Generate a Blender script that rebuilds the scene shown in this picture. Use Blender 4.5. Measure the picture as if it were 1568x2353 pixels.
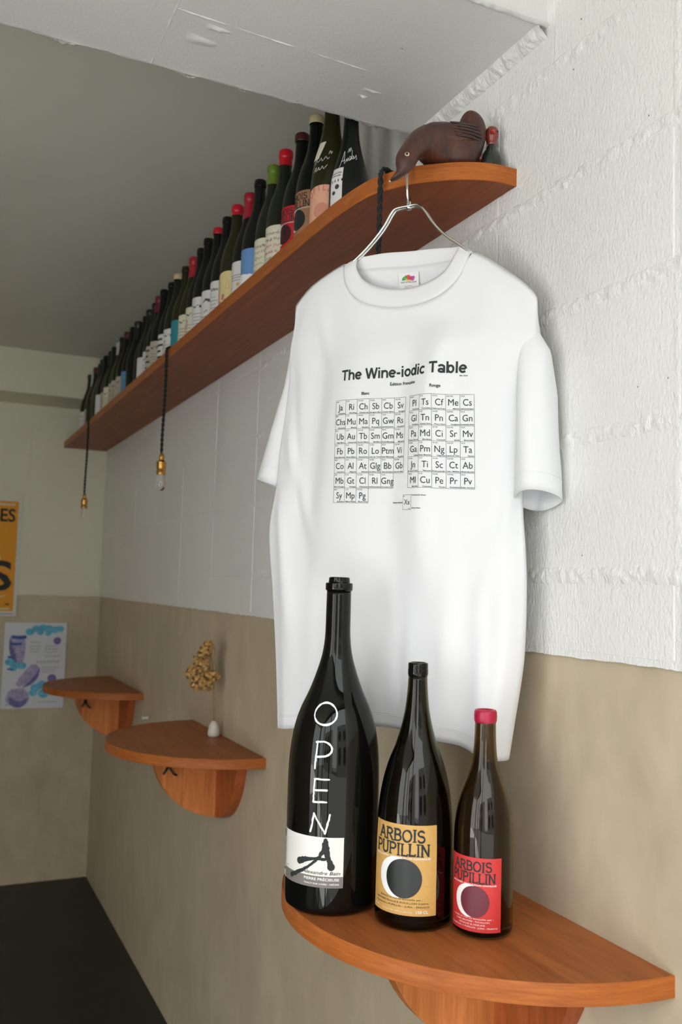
import bpy, math, random
from mathutils import Vector, Matrix

scene = bpy.context.scene
for o in list(bpy.data.objects):
    bpy.data.objects.remove(o)
col = scene.collection
R = math.radians
sin, cos, pi = math.sin, math.cos, math.pi
random.seed(7)

# ------------------------------------------------------------------ camera
cam_d = bpy.data.cameras.new('camera')
cam = bpy.data.objects.new('camera', cam_d)
col.objects.link(cam)
cam_d.sensor_fit = 'HORIZONTAL'
cam_d.sensor_width = 24.0
cam_d.lens = 24.0 * 2075.9 / 1568
yaw, pitch, roll = R(24.918), R(4.669), R(1.670)
fw = Vector((sin(yaw)*cos(pitch), cos(yaw)*cos(pitch), sin(pitch)))
r0 = Vector((cos(yaw), -sin(yaw), 0))
u0 = r0.cross(fw)
rt = cos(roll)*r0 + sin(roll)*u0
up = -sin(roll)*r0 + cos(roll)*u0
m = Matrix.Identity(4)
for i in range(3):
    m[i][0], m[i][1], m[i][2] = rt[i], up[i], -fw[i]
m[0][3], m[1][3], m[2][3] = -0.87, 0.0, 1.517
cam.matrix_world = m
cam_d.clip_start = 0.02
cam_d.dof.use_dof = True
cam_d.dof.focus_distance = 1.42
cam_d.dof.aperture_fstop = 6.0
scene.camera = cam

# ------------------------------------------------------------------ world, exposure
world = bpy.data.worlds.new('overcast_sky')
scene.world = world
world.use_nodes = True
bg = world.node_tree.nodes['Background']
bg.inputs[0].default_value = (0.97, 0.99, 1.0, 1)
bg.inputs[1].default_value = 3.1
# sun added over the street, clear of the room, so bounce lifts the ceiling
sun_d = bpy.data.lights.new('sun', 'SUN')
sun_d.energy = 37
sun_d.angle = R(1.0)
sun_d.color = (1.0, .985, .96)
sun = bpy.data.objects.new('sun', sun_d)
sun.rotation_euler = (R(-8), R(38), 0)
col.objects.link(sun)
vs = scene.view_settings
vs.view_transform = 'Standard'
vs.look = 'None'
vs.gamma = 1
vs.use_curve_mapping = False
vs.exposure = 0.40

# ------------------------------------------------------------------ helpers
def lin(*rgb):
    return tuple((c/255/12.92 if c/255 <= .04045 else ((c/255+.055)/1.055)**2.4) for c in rgb)

MATS = {}
def mat(name, rgb, rough=.6, metal=0, trans=0, coat=0, ior=1.5, spec=.5, sheen=0):
    if name in MATS:
        return MATS[name]
    mt = bpy.data.materials.new(name)
    mt.use_nodes = True
    b = mt.node_tree.nodes['Principled BSDF']
    b.inputs['Base Color'].default_value = (*rgb, 1)
    b.inputs['Roughness'].default_value = rough
    b.inputs['Metallic'].default_value = metal
    b.inputs['Transmission Weight'].default_value = trans
    b.inputs['Coat Weight'].default_value = coat
    b.inputs['Coat Roughness'].default_value = .08
    b.inputs['IOR'].default_value = ior
    b.inputs['Specular IOR Level'].default_value = spec
    b.inputs['Sheen Weight'].default_value = sheen
    MATS[name] = mt
    return mt

class NT:
    """small node-tree builder"""
    def __init__(s, mt):
        s.t = mt.node_tree
        s.b = s.t.nodes['Principled BSDF']
    def n(s, typ, **kw):
        nd = s.t.nodes.new(typ)
        for k, v in kw.items():
            if k.startswith('i_'):
                key = k[2:].replace('_', ' ')
                nd.inputs[key].default_value = v
            else:
                setattr(nd, k, v)
        return nd
    def l(s, a, b):
        s.t.links.new(a, b)
    def coords(s, scale=(1, 1, 1), rot=(0, 0, 0), kind='Object'):
        tc = s.n('ShaderNodeTexCoord')
        mp = s.n('ShaderNodeMapping')
        mp.inputs['Scale'].default_value = scale
        mp.inputs['Rotation'].default_value = rot
        s.l(tc.outputs[kind], mp.inputs['Vector'])
        return mp.outputs[0]
    def noise(s, vec, scale, detail=3, rough=.5, dist=0):
        nd = s.n('ShaderNodeTexNoise')
        nd.inputs['Scale'].default_value = scale
        nd.inputs['Detail'].default_value = detail
        nd.inputs['Roughness'].default_value = rough
        nd.inputs['Distortion'].default_value = dist
        s.l(vec, nd.inputs['Vector'])
        return nd.outputs['Fac']
    def ramp(s, fac, stops):
        nd = s.n('ShaderNodeValToRGB')
        el = nd.color_ramp.elements
        while len(el) < len(stops):
            el.new(.5)
        for e, (p, c) in zip(el, stops):
            e.position = p
            e.color = (*c, 1) if len(c) == 3 else c
        s.l(fac, nd.inputs[0])
        return nd.outputs[0]
    def mix(s, a, b, fac, mode='MIX'):
        nd = s.n('ShaderNodeMix', data_type='RGBA', blend_type=mode)
        for sock, v in ((nd.inputs[6], a), (nd.inputs[7], b), (nd.inputs[0], fac)):
            if hasattr(v, 'links'):
                s.l(v, sock)
            elif isinstance(v, tuple):
                sock.default_value = (*v, 1)
            else:
                sock.default_value = v
        return nd.outputs[2]
    def math(s, op, a, b=0.0):
        nd = s.n('ShaderNodeMath', operation=op)
        for sock, v in ((nd.inputs[0], a), (nd.inputs[1], b)):
            if hasattr(v, 'links'):
                s.l(v, sock)
            else:
                sock.default_value = v
        return nd.outputs[0]
    def bump(s, h, strength=.5, dist=.001, chain=None):
        nd = s.n('ShaderNodeBump')
        nd.inputs['Strength'].default_value = strength
        nd.inputs['Distance'].default_value = dist
        s.l(h, nd.inputs['Height'])
        if chain:
            s.l(chain, nd.inputs['Normal'])
        return nd.outputs[0]
    def out(s, colr=None, normal=None, rough=None):
        if colr is not None:
            s.l(colr, s.b.inputs['Base Color'])
        if normal is not None:
            s.l(normal, s.b.inputs['Normal'])
        if rough is not None:
            s.l(rough, s.b.inputs['Roughness'])

def mobj(name, verts, faces, mt, parent=None, smooth=False):
    me = bpy.data.meshes.new(name)
    me.from_pydata([tuple(v) for v in verts], [], faces)
    me.update()
    if smooth:
        me.polygons.foreach_set('use_smooth', [True]*len(me.polygons))
    o = bpy.data.objects.new(name, me)
    if mt:
        me.materials.append(mt)
    col.objects.link(o)
    if parent:
        attach(o, parent)
    return o

def attach(o, parent):
    """child meshes are written in the parent's world frame: keep them there"""
    o.parent = parent
    if parent.get('_world'):
        o.matrix_parent_inverse = Matrix.Translation(-parent.location)

def thing(name, label, cat, loc=(0, 0, 0), group=None, world_mesh=True):
    o = bpy.data.objects.new(name, None)
    o.empty_display_size = .02
    o.location = loc
    if world_mesh:
        o['_world'] = 1
    col.objects.link(o)
    o['label'] = label
    o['category'] = cat
    if group:
        o['group'] = group
    return o

def tag(o, label, cat, group=None):
    o['label'] = label
    o['category'] = cat
    if group:
        o['group'] = group
    return o

def struct(o):
    o['kind'] = 'structure'
    return o

class MB:
    """collects shapes into one mesh"""
    def __init__(s):
        s.v, s.f = [], []
    def add(s, v, f):
        b = len(s.v)
        s.v += [tuple(p) for p in v]
        s.f += [tuple(i+b for i in q) for q in f]
        return s
    def box(s, x0, x1, y0, y1, z0, z1):
        return s.add([(x0, y0, z0), (x1, y0, z0), (x1, y1, z0), (x0, y1, z0), (x0, y0, z1), (x1, y0, z1), (x1, y1, z1), (x0, y1, z1)],
                     [(0, 3, 2, 1), (4, 5, 6, 7), (0, 1, 5, 4), (1, 2, 6, 5), (2, 3, 7, 6), (3, 0, 4, 7)])
    def tube(s, pts, r, seg=8, cap=True):
        pts = [Vector(p) for p in pts]
        n = len(pts)
        rad = r if isinstance(r, (list, tuple)) else [r]*n
        prev = None
        V, F = [], []
        for i, p in enumerate(pts):
            t = (pts[min(i+1, n-1)]-pts[max(i-1, 0)]).normalized()
            if prev is None:
                a = t.orthogonal().normalized()
            else:
                a = (prev - t*prev.dot(t)).normalized()
            prev = a
            b = t.cross(a)
            for k in range(seg):
                q = 2*pi*k/seg
                V.append(p + (a*cos(q)+b*sin(q))*rad[i])
        for i in range(n-1):
            for k in range(seg):
                k2 = (k+1) % seg
                F.append((i*seg+k, i*seg+k2, (i+1)*seg+k2, (i+1)*seg+k))
        if cap:
            F.append(tuple(range(seg-1, -1, -1)))
            F.append(tuple(range((n-1)*seg, n*seg)))
        return s.add(V, F)
    def lathe(s, prof, seg=32, c=(0, 0, 0), close=True):
        V, F = [], []
        n = len(prof)
        for z, r in prof:
            for k in range(seg):
                q = 2*pi*k/seg
                V.append((c[0]+r*sin(q), c[1]-r*cos(q), c[2]+z))
        for i in range(n-1):
            for k in range(seg):
                k2 = (k+1) % seg
                F.append((i*seg+k, i*seg+k2, (i+1)*seg+k2, (i+1)*seg+k))
        if close:
            F.append(tuple(range(seg-1, -1, -1)))
            F.append(tuple(range((n-1)*seg, n*seg)))
        return s.add(V, F)
    def ball(s, c, rx, ry=None, rz=None, seg=12, rings=8):
        ry = rx if ry is None else ry
        rz = rx if rz is None else rz
        V, F = [(c[0], c[1], c[2]-rz)], []
        for i in range(1, rings):
            a = -pi/2 + pi*i/rings
            for k in range(seg):
                q = 2*pi*k/seg
                V.append((c[0]+rx*cos(a)*cos(q), c[1]+ry*cos(a)*sin(q), c[2]+rz*sin(a)))
        V.append((c[0], c[1], c[2]+rz))
        for k in range(seg):
            F.append((0, 1+(k+1) % seg, 1+k))
            F.append((len(V)-1, 1+(rings-2)*seg+k, 1+(rings-2)*seg+(k+1) % seg))
        for i in range(rings-2):
            for k in range(seg):
                k2 = (k+1) % seg
                F.append((1+i*seg+k, 1+i*seg+k2, 1+(i+1)*seg+k2, 1+(i+1)*seg+k))
        return s.add(V, F)
    def prism(s, poly, z0, z1):
        """poly: CCW list of (x,y); extruded along z"""
        n = len(poly)
        V = [(x, y, z0) for x, y in poly]+[(x, y, z1) for x, y in poly]
        F = [tuple(range(n-1, -1, -1)), tuple(range(n, 2*n))]
        F += [(i, (i+1) % n, n+(i+1) % n, n+i) for i in range(n)]
        return s.add(V, F)
    def build(s, name, mt, parent=None, smooth=False):
        return mobj(name, s.v, s.f, mt, parent, smooth)

def bevel(o, w, seg=2, angle=40):
    b = o.modifiers.new('bevel', 'BEVEL')
    b.width = w
    b.segments = seg
    b.limit_method = 'ANGLE'
    b.angle_limit = R(angle)
    return o

def autosmooth(o, ang=40):
    me = o.data
    me.polygons.foreach_set('use_smooth', [True]*len(me.polygons))
    me.set_sharp_from_angle(angle=R(ang))
    return o

def interp(x, knots):
    """piecewise smooth (cosine-free Catmull-like) interpolation of (x, y) knots"""
    if x <= knots[0][0]:
        return knots[0][1]
    if x >= knots[-1][0]:
        return knots[-1][1]
    for i in range(len(knots)-1):
        x0, y0 = knots[i]
        x1, y1 = knots[i+1]
        if x0 <= x <= x1:
            def slope(j):
                if j <= 0 or j >= len(knots)-1:
                    k = min(max(j, 0), len(knots)-2)
                    return (knots[k+1][1]-knots[k][1])/(knots[k+1][0]-knots[k][0])
                return (knots[j+1][1]-knots[j-1][1])/(knots[j+1][0]-knots[j-1][0])
            h = x1-x0
            t = (x-x0)/h
            m0, m1 = slope(i)*h, slope(i+1)*h
            return (2*t**3-3*t*t+1)*y0+(t**3-2*t*t+t)*m0+(-2*t**3+3*t*t)*y1+(t**3-t*t)*m1

# ------------------------------------------------------------------ glyph bank (built-in font), strokes, prints
GLYPH, ADV = {}, {}
def glyph_bank():
    chars = sorted(set("The Wine-iodic TableÉdition FrançaiseABCDEFGHIJKLMNOPQRSTUVWXYZabcdefghijklmnopqrstuvwxyz0123456789.,-/:&'()éèüôç%È"))
    chars = [c for c in chars if c != ' ']
    tmp = []
    def mk(body, off):
        cu = bpy.data.curves.new('t', 'FONT')
        cu.body = body
        cu.resolution_u = 3
        cu.offset = off
        ob = bpy.data.objects.new('t', cu)
        col.objects.link(ob)
        tmp.append(ob)
        return ob
    reg = {c: mk(c, 0) for c in chars}
    bold = {c: mk(c, .022) for c in chars}
    adv = {c: mk('H'+c+'H', 0) for c in chars+[' ']}
    hh = mk('HH', 0)
    bpy.context.view_layer.update()
    dg = bpy.context.evaluated_depsgraph_get()
    def data(ob):
        me = ob.evaluated_get(dg).to_mesh()
        me.calc_loop_triangles()
        r = ([(v.co.x, v.co.y) for v in me.vertices], [tuple(t.vertices) for t in me.loop_triangles])
        ob.evaluated_get(dg).to_mesh_clear()
        return r
    base = max(x for x, y in data(hh)[0])
    for c in chars:
        GLYPH[c, 0] = data(reg[c])
        GLYPH[c, 1] = data(bold[c])
    for c in chars+[' ']:
        ADV[c] = max(x for x, y in data(adv[c])[0])-base
    for ob in tmp:
        cu = ob.data
        bpy.data.objects.remove(ob)
        bpy.data.curves.remove(cu)
glyph_bank()
CAP = max(y for x, y in GLYPH['H', 0][0])

class Print:
    """flat print: triangles in (x, y) metres, later mapped on to a surface"""
    def __init__(s):
        s.v, s.f = [], []
    def add(s, v, f):
        b = len(s.v)
        s.v += v
        s.f += [tuple(i+b for i in q) for q in f]
    def text(s, body, x, y, cap, align='C', bold=0, width=None, shear=0, sx=1.0, gap=0.0):
        k = cap/CAP
        tot = sum(ADV[c]+gap for c in body)
        if width:
            sx = width/(tot*k)
        if align == 'C':
            x -= tot*k*sx/2
        elif align == 'R':
            x -= tot*k*sx
        for c in body:
            if c != ' ':
                V, F = GLYPH[c, bold]
                s.add([(x+(px*sx+py*shear)*k, y+py*k) for px, py in V], F)
            x += (ADV[c]+gap)*k*sx
        return s
    def rect(s, x0, y0, x1, y1, nx=1, ny=1):
        V, F = [], []
        for j in range(ny+1):
            for i in range(nx+1):
                V.append((x0+(x1-x0)*i/nx, y0+(y1-y0)*j/ny))
        for j in range(ny):
            for i in range(nx):
                a = j*(nx+1)+i
                F.append((a, a+1, a+nx+2, a+nx+1))
        s.add(V, F)
        return s
    def line(s, p, q, w, n=8):
        s.stroke([(p[0]+(q[0]-p[0])*i/n, p[1]+(q[1]-p[1])*i/n) for i in range(n+1)], w)
        return s
    def stroke(s, pts, w, round_end=False):
        n = len(pts)
        ws = w if isinstance(w, (list, tuple)) else [w]*n
        V, F = [], []
        for i in range(n):
            a, b = pts[max(i-1, 0)], pts[min(i+1, n-1)]
            dx, dy = b[0]-a[0], b[1]-a[1]
            d = math.hypot(dx, dy) or 1
            nx, ny = -dy/d*ws[i]/2, dx/d*ws[i]/2
            V += [(pts[i][0]+nx, pts[i][1]+ny), (pts[i][0]-nx, pts[i][1]-ny)]
        for i in range(n-1):
            F.append((2*i, 2*i+1, 2*i+3, 2*i+2))
        s.add(V, F)
        if round_end:
            s.disc(pts[0][0], pts[0][1], ws[0]/2, n=10, rings=1)
            s.disc(pts[-1][0], pts[-1][1], ws[-1]/2, n=10, rings=1)
        return s
    def disc(s, cx, cy, r, n=28, rings=5, ry=None):
        ry = ry or r
        V, F = [(cx, cy)], []
        for j in range(1, rings+1):
            for i in range(n):
                a = 2*pi*i/n
                V.append((cx+r*j/rings*cos(a), cy+ry*j/rings*sin(a)))
        for i in range(n):
            F.append((0, 1+i, 1+(i+1) % n))
        for j in range(rings-1):
            for i in range(n):
                i2 = (i+1) % n
                F.append((1+j*n+i, 1+(j+1)*n+i, 1+(j+1)*n+i2, 1+j*n+i2))
        s.add(V, F)
        return s
    def map(s, name, fn, mt, parent):
        par = list(range(len(s.v)))
        def find(i):
            while par[i] != i:
                par[i] = par[par[i]]
                i = par[i]
            return i
        for f in s.f:
            for k in f[1:]:
                par[find(k)] = find(f[0])
        isl = {}
        for f in s.f:
            isl.setdefault(find(f[0]), []).append(f)
        if 1 < len(isl) <= 8:          # few separate printed shapes: one piece each
            for fs in isl.values():
                ids = sorted({i for f in fs for i in f})
                ix = {i: k for k, i in enumerate(ids)}
                o = mobj(name, [fn(*s.v[i]) for i in ids], [tuple(ix[i] for i in f) for f in fs], mt, parent)
            return o
        return mobj(name, [fn(x, y) for x, y in s.v], s.f, mt, parent)

def arc(cx, cy, rx, ry, a0, a1, n=10):
    return [(cx+rx*cos(R(a0+(a1-a0)*i/n)), cy+ry*sin(R(a0+(a1-a0)*i/n))) for i in range(n+1)]

SLAB = {  # letter: (width, strokes, serif bars (x, y, half width))
 'A': (.80, [[(.08, 0), (.40, 1)], [(.40, 1), (.72, 0)], [(.20, .34), (.60, .34)]], [(.08, 0, .12), (.72, 0, .14), (.36, 1, .10)]),
 'R': (.76, [[(.14, 0), (.14, 1)], [(.14, .97)]+arc(.38, .74, .24, .23, 90, -90)+[(.14, .51)], [(.36, .51), (.68, 0)]], [(.14, 0, .13), (.68, 0, .11), (.10, 1, .11)]),
 'B': (.72, [[(.14, 0), (.14, 1)], [(.14, .97)]+arc(.36, .75, .22, .22, 90, -90)+[(.14, .53)], [(.14, .53)]+arc(.38, .28, .25, .25, 90, -90)+[(.14, .03)]], [(.10, 0, .11), (.10, 1, .11)]),
 'O': (.84, [arc(.42, .5, .34, .48, 0, 360, 22)], []),
 'I': (.36, [[(.18, 0), (.18, 1)]], [(.18, 0, .15), (.18, 1, .15)]),
 'S': (.66, [arc(.34, .74, .24, .23, 20, 270, 14)+arc(.34, .26, .26, .25, 90, -160, 14)], [(.56, .84, .05), (.10, .18, .05)]),
 'P': (.70, [[(.14, 0), (.14, 1)], [(.14, .97)]+arc(.38, .72, .25, .25, 90, -90)+[(.14, .47)]], [(.14, 0, .14), (.10, 1, .11)]),
 'U': (.78, [[(.14, 1), (.14, .3)]+arc(.39, .28, .25, .26, 180, 360)+[(.64, 1)]], [(.14, 1, .13), (.64, 1, .13)]),
 'L': (.62, [[(.14, 1), (.14, 0)], [(.04, .03), (.56, .03), (.57, .2)]], [(.14, 1, .14)]),
 'N': (.80, [[(.14, 0), (.14, 1)], [(.14, 1), (.66, 0)], [(.66, 0), (.66, 1)]], [(.14, 0, .12), (.08, 1, .10), (.66, 1, .13)]),
}
def slab_text(pr, body, cx, y, h, width, wt=.165):
    tot = sum(SLAB[c][0] for c in body)
    k = width/tot
    x = cx-width/2
    for i, c in enumerate(body):
        w, st, se = SLAB[c]
        jy = random.uniform(-.03, .03)*h
        for pts in st:
            if len(pts) == 2:
                pts = [(pts[0][0]+(pts[1][0]-pts[0][0])*t/4, pts[0][1]+(pts[1][1]-pts[0][1])*t/4) for t in range(5)]
            pr.stroke([(x+px*k, y+jy+py*h) for px, py in pts], [wt*h*random.uniform(.8, 1.2) for _ in pts])
        for sx_, sy_, hw in se:
            pr.stroke([(x+(sx_-hw)*k, y+jy+sy_*h), (x+sx_*k, y+jy+sy_*h*1.0+.01*h), (x+(sx_+hw)*k, y+jy+sy_*h)], .10*h)
        x += w*k

GROT = {
 'T': (.70, [[(.02, .92), (.68, .92)], [(.35, 0), (.35, .99)]]),
 'h': (.64, [[(.11, 0), (.11, 1)], [(.11, .36)]+arc(.325, .43, .20, .215, 155, 0)+[(.525, 0)]]),
 'e': (.61, [[(.10, .365), (.51, .365)], arc(.305, .36, .225, .285, 0, 318, 20)]),
 'W': (1.0, [[(.05, 1), (.27, 0)], [(.27, 0), (.50, .98)], [(.50, .98), (.73, 0)], [(.73, 0), (.95, 1)]]),
 'i': (.28, [[(.14, 0), (.14, .72)], [(.14, .84), (.14, 1)]]),
 'n': (.64, [[(.11, 0), (.11, .72)], [(.11, .36)]+arc(.325, .43, .20, .215, 155, 0)+[(.525, 0)]]),
 '-': (.38, [[(.05, .36), (.33, .36)]]),
 'o': (.64, [arc(.32, .36, .225, .285, 0, 360, 24)]),
 'd': (.64, [arc(.29, .36, .195, .285, 0, 360, 24), [(.53, 0), (.53, 1)]]),
 'c': (.58, [arc(.305, .36, .22, .285, 42, 318, 18)]),
 'a': (.60, [arc(.27, .20, .175, .13, 0, 360, 18), arc(.28, .49, .20, .16, 165, 0)+[(.48, 0)]]),
 'b': (.64, [arc(.345, .36, .195, .285, 0, 360, 24), [(.11, 0), (.11, 1)]]),
 'l': (.28, [[(.14, 0), (.14, 1)]]),
}
def grot_text(pr, body, cx, y, h, width, wt=.185):
    tot = sum(.30 if c == ' ' else GROT[c][0] for c in body)
    k = width/tot
    x = cx-width/2
    for c in body:
        if c == ' ':
            x += .30*k
            continue
        w, st = GROT[c]
        for pts in st:
            if len(pts) == 2:
                pts = [(pts[0][0]+(pts[1][0]-pts[0][0])*t/4, pts[0][1]+(pts[1][1]-pts[0][1])*t/4) for t in range(5)]
            pr.stroke([(x+px*k, y+py*h) for px, py in pts], wt*h)
        x += w*k

# ------------------------------------------------------------------ materials
def m_paint(name, rgb, stipple=1.0, dirt=True, rough=.45, scale=1.0):
    mt = mat(name, rgb, rough)
    n = NT(mt)
    v = n.coords()
    big = n.noise(v, 2.2, 4)
    c1 = tuple(c*.93 for c in rgb)
    colr = n.ramp(big, [(.3, c1), (.7, rgb)])
    vo = n.n('ShaderNodeTexVoronoi')
    vo.inputs['Scale'].default_value = 34
    n.l(v, vo.inputs['Vector'])
    if dirt:   # sparse pin holes in the paint
        pit = n.ramp(vo.outputs['Distance'], [(.035, (1, 1, 1)), (.06, (0, 0, 0))])
        sel = n.ramp(n.noise(v, 9, 2), [(.53, (0, 0, 0)), (.60, (1, 1, 1))])
        pm = n.math('MULTIPLY', pit, sel)
        colr = n.mix(colr, (.12, .11, .09), pm)
    st = n.noise(n.coords((1, 1, .6)), 190*scale, 2, .6)
    st2 = n.noise(v, 45*scale, 3, .6)
    nb = n.bump(st, .75*stipple, .0018)
    nb = n.bump(st2, .35*stipple, .003, nb)
    n.out(colr, nb)
    return mt

M_block = m_paint('white_block_paint', (.82, .825, .79), 1.25)
M_mortar = m_paint('white_mortar_paint', (.82, .825, .79), 1.5)
M_beam = m_paint('white_beam_paint', (.78, .775, .75), .35, True, .55)
M_ceil = m_paint('grey_ceiling_paint', (.70, .69, .60), .2, False, .75)  # olive cast of the shadowed ceiling is mixed into this grey
M_backpaint = m_paint('shade_tinted_back_paint', (.70, .69, .53), .4, False, .6)  # same white paint; olive shade at the room's end is put into it

def m_plaster():
    mt = mat('trowelled_plaster', (.42, .36, .28), .55)
    n = NT(mt)
    v = n.coords((1, 1, .55))
    a = n.noise(v, 3.0, 5, .6, .6)
    b = n.noise(v, 14, 4, .6, .4)
    c = n.ramp(a, [(.25, (.47, .39, .27)), (.5, (.545, .462, .33)), (.78, (.605, .518, .38))])
    c2 = n.ramp(b, [(.3, (.86, .86, .84)), (.7, (1.05, 1.04, 1.04))])
    colr = n.mix(c, c2, 1.0, 'MULTIPLY')
    nb = n.bump(n.noise(v, 30, 4), .25, .002)
    n.out(colr, nb, n.ramp(b, [(.3, (.48,)*3), (.7, (.62,)*3)]))
    return mt
M_plaster = m_plaster()

def m_floor():
    mt = mat('dark_green_floor', (.022, .028, .018), .5)
    n = NT(mt)
    a = n.noise(n.coords(), 3, 5)
    n.out(n.ramp(a, [(.3, (.010, .013, .007)), (.7, (.017, .021, .012))]), n.bump(n.noise(n.coords(), 60, 3), .2, .001))
    return mt
M_floor = m_floor()

def m_wood(name, dark, light, grain=(1, 1, 1), rough=.42, strips=None):
    """grain: scale vector, small along the fibres"""
    mt = mat(name, light, rough, spec=.18)
    n = NT(mt)
    v = n.coords(grain)
    a = n.noise(v, 18, 5, .6, 1.6)
    b = n.noise(v, 110, 3, .6)
    c = n.ramp(a, [(.28, dark), (.52, tuple((x+y)/2 for x, y in zip(dark, light))), (.75, light)])
    c = n.mix(c, n.ramp(b, [(.3, (.80, .76, .72)), (.65, (1.04, 1.03, 1.02))]), 1.0, 'MULTIPLY')
    if strips:
        ax, w, off = strips
        tc = n.n('ShaderNodeTexCoord')
        sp = n.n('ShaderNodeSeparateXYZ')
        n.l(tc.outputs['Object'], sp.inputs[0])
        fl = n.math('FLOOR', n.math('DIVIDE', n.math('ADD', sp.outputs[ax], off), w))
        wn = n.n('ShaderNodeTexWhiteNoise', noise_dimensions='1D')
        n.l(fl, wn.inputs['W'])
        c = n.mix(c, n.ramp(wn.outputs['Value'], [(0, (.82, .80, .78)), (1, (1.18, 1.16, 1.14))]), 1.0, 'MULTIPLY')
    n.out(c, n.bump(b, .08, .0006))
    return mt
WD, WL = (.31, .094, .026), (.48, .158, .046)
M_wood_y = m_wood('cherry_wood_along', WD, WL, (1, .10, 1))
M_wood_edge = m_wood('cherry_wood_edge', (.34, .097, .022), (.48, .152, .033), (.25, .25, 3.0))
M_wood_br = m_wood('lit_cherry_bracket', (.50, .170, .048), (.70, .262, .085), (1, 1, .10), strips=(0, .062, .5))  # lighter cherry: light on the plate's front face is in the colour
M_wood_wallplate = m_wood('shaded_cherry_wall_plate', (.34, .085, .026), (.50, .140, .042), (1, 1, .12))  # darker and redder than the bracket: the plate's shade is in the colour
M_wood_top = m_wood('shaded_cherry_shelf', (.205, .048, .015), (.325, .086, .026), (1, .07, 1))  # darkened cherry: the shade under the high shelf is put into the colour

M_black = mat('black_satin', (.012, .012, .012), .45)
M_ink = mat('black_ink', (.020, .026, .026), .75)
M_inkgrey = mat('dark_grey_ink', (.035, .04, .04), .8)
M_white_ink = mat('white_ink', (.86, .86, .84), .6)
M_chalk = mat('white_marker', (.82, .83, .85), .6)
M_chrome = mat('polished_steel', (.78, .77, .74), .14, 1)
M_brass = mat('brass', (.62, .34, .09), .26, 1)
M_cord = mat('black_cloth_cord', (.010, .011, .011), .8)

def m_cloth():
    mt = mat('white_cotton', (.765, .775, .79), .92, spec=.10, sheen=.05)
    n = NT(mt)
    v = n.coords()
    nb = n.bump(n.noise(v, 900, 2), .12, .0006)
    nb = n.bump(n.noise(n.coords((1, 1, .35)), 26, 3), .10, .004, nb)
    n.out(None, nb)
    return mt
M_cloth = m_cloth()
M_rib = mat('white_rib_knit', (.77, .775, .78), .92, spec=.10, sheen=.05)
M_stitch = mat('white_stitching', (.74, .75, .77), .95, spec=.1)

# ------------------------------------------------------------------ room shell
YB, CZ, ROOM_L, YF = 4.837, 2.608, -3.7, -.22
JOINT = .010

def wall_block(name, y0, y1, z0, z1, parent, plane, mt, depth=.004):
    """one block, proud of the wall face; plane 'x': face at x=-depth, 'y': face at y=YB-depth"""
    j = JOINT/2
    jit = random.uniform(-.0002, .0006)
    b = MB()
    if plane == 'x':
        b.box(-depth-jit, .03, y0+j, y1-j, z0+j, z1-j)
    else:
        b.box(y0+j, y1-j, YB-depth-jit, YB+.03, z0+j, z1-j)
    return bevel(b.build(name, mt, parent), .0022, 2)

wall_r = struct(MB().box(0, .15, -1.2, YB+.15, 0, CZ+.1).build('wall_right', M_plaster))
wall_b = struct(MB().box(ROOM_L-.15, 0, YB, YB+.15, 0, CZ+.1).build('wall_back', M_plaster))
courses = [1.427, 1.542, 1.743, 1.944, 2.145, 2.346, 2.608]
for ci in range(6):
    z0, z1 = courses[ci], courses[ci+1]
    off = .853 if ci < 5 else 1.105
    k = -6
    while off+.4*k < YB:
        a, b = off+.4*k, min(off+.4*(k+1), YB)
        k += 1
        if b < -.3 or b-a < .03:
            continue
        wall_block('block', a, b, z0, z1, wall_r, 'x', M_block)
    k = 0
    while -.4*k > ROOM_L:
        wall_block('block', max(-.4*(k+1)+.02, ROOM_L), min(-.4*k+.02, -.006), z0, z1, wall_b, 'y', M_backpaint)
        k += 1

MB().box(-.0030, .01, -1.2, YB, 1.43, CZ).build('mortar_bed', M_mortar, wall_r)
MB().box(ROOM_L, 0, YB-.0030, YB+.01, 1.43, CZ).build('mortar_bed', M_backpaint, wall_b)

def rough_strip(name, fn, n, m, mt, parent, amp, seed=1, smooth=True):
    """lumpy band; fn(i/n, j/m) -> (point, normal, envelope)"""
    rnd = random.Random(seed)
    V, F = [], []
    low = [[rnd.random() for _ in range(m//2+3)] for _ in range(n//2+3)]
    for i in range(n+1):
        for j in range(m+1):
            p, nn, env = fn(i/n, j/m)
            a_, fi, fj = i//3, (i % 3)/3, (j % 2)/2
            l0 = low[a_][j//2]*(1-fj)+low[a_][j//2+1]*fj
            l1 = low[a_+1][j//2]*(1-fj)+low[a_+1][j//2+1]*fj
            h = (.72*(l0*(1-fi)+l1*fi)+.28*rnd.random())*amp*env
            V.append(Vector(p)+Vector(nn)*h)
    for i in range(n):
        for j in range(m):
            a = i*(m+1)+j
            F.append((a, a+1, a+m+2, a+m+1))
    return mobj(name, V, F, mt, parent, smooth)

# lumpy painted bed joints on the near wall, plainer ones further off
for ci in range(1, 6):
    zj = courses[ci]
    rough_strip('bed_joint', lambda s, t, zj=zj: ((-.0028, .55+1.9*s, zj-.014+.028*t), (-1, 0, 0), sin(pi*t)**.7), 560, 8, M_mortar, wall_r, .0062, ci)
for ci, ys in ((5, (1.105,)), (3, (1.251,)), (1, (.853,)), (2, (.853, 1.251)), (4, (.853,))):
    for y in ys:
        z0, z1 = courses[ci], min(courses[ci+1], 2.426)
        rough_strip('head_joint', lambda s, t, y=y, z0=z0, z1=z1: ((-.0038, y-.008+.016*t, z0+(z1-z0)*s), (-1, 0, 0), sin(pi*t)**.6), max(6, int((z1-z0)/.005)), 4, M_mortar, wall_r, .0022, ci*7)
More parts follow.
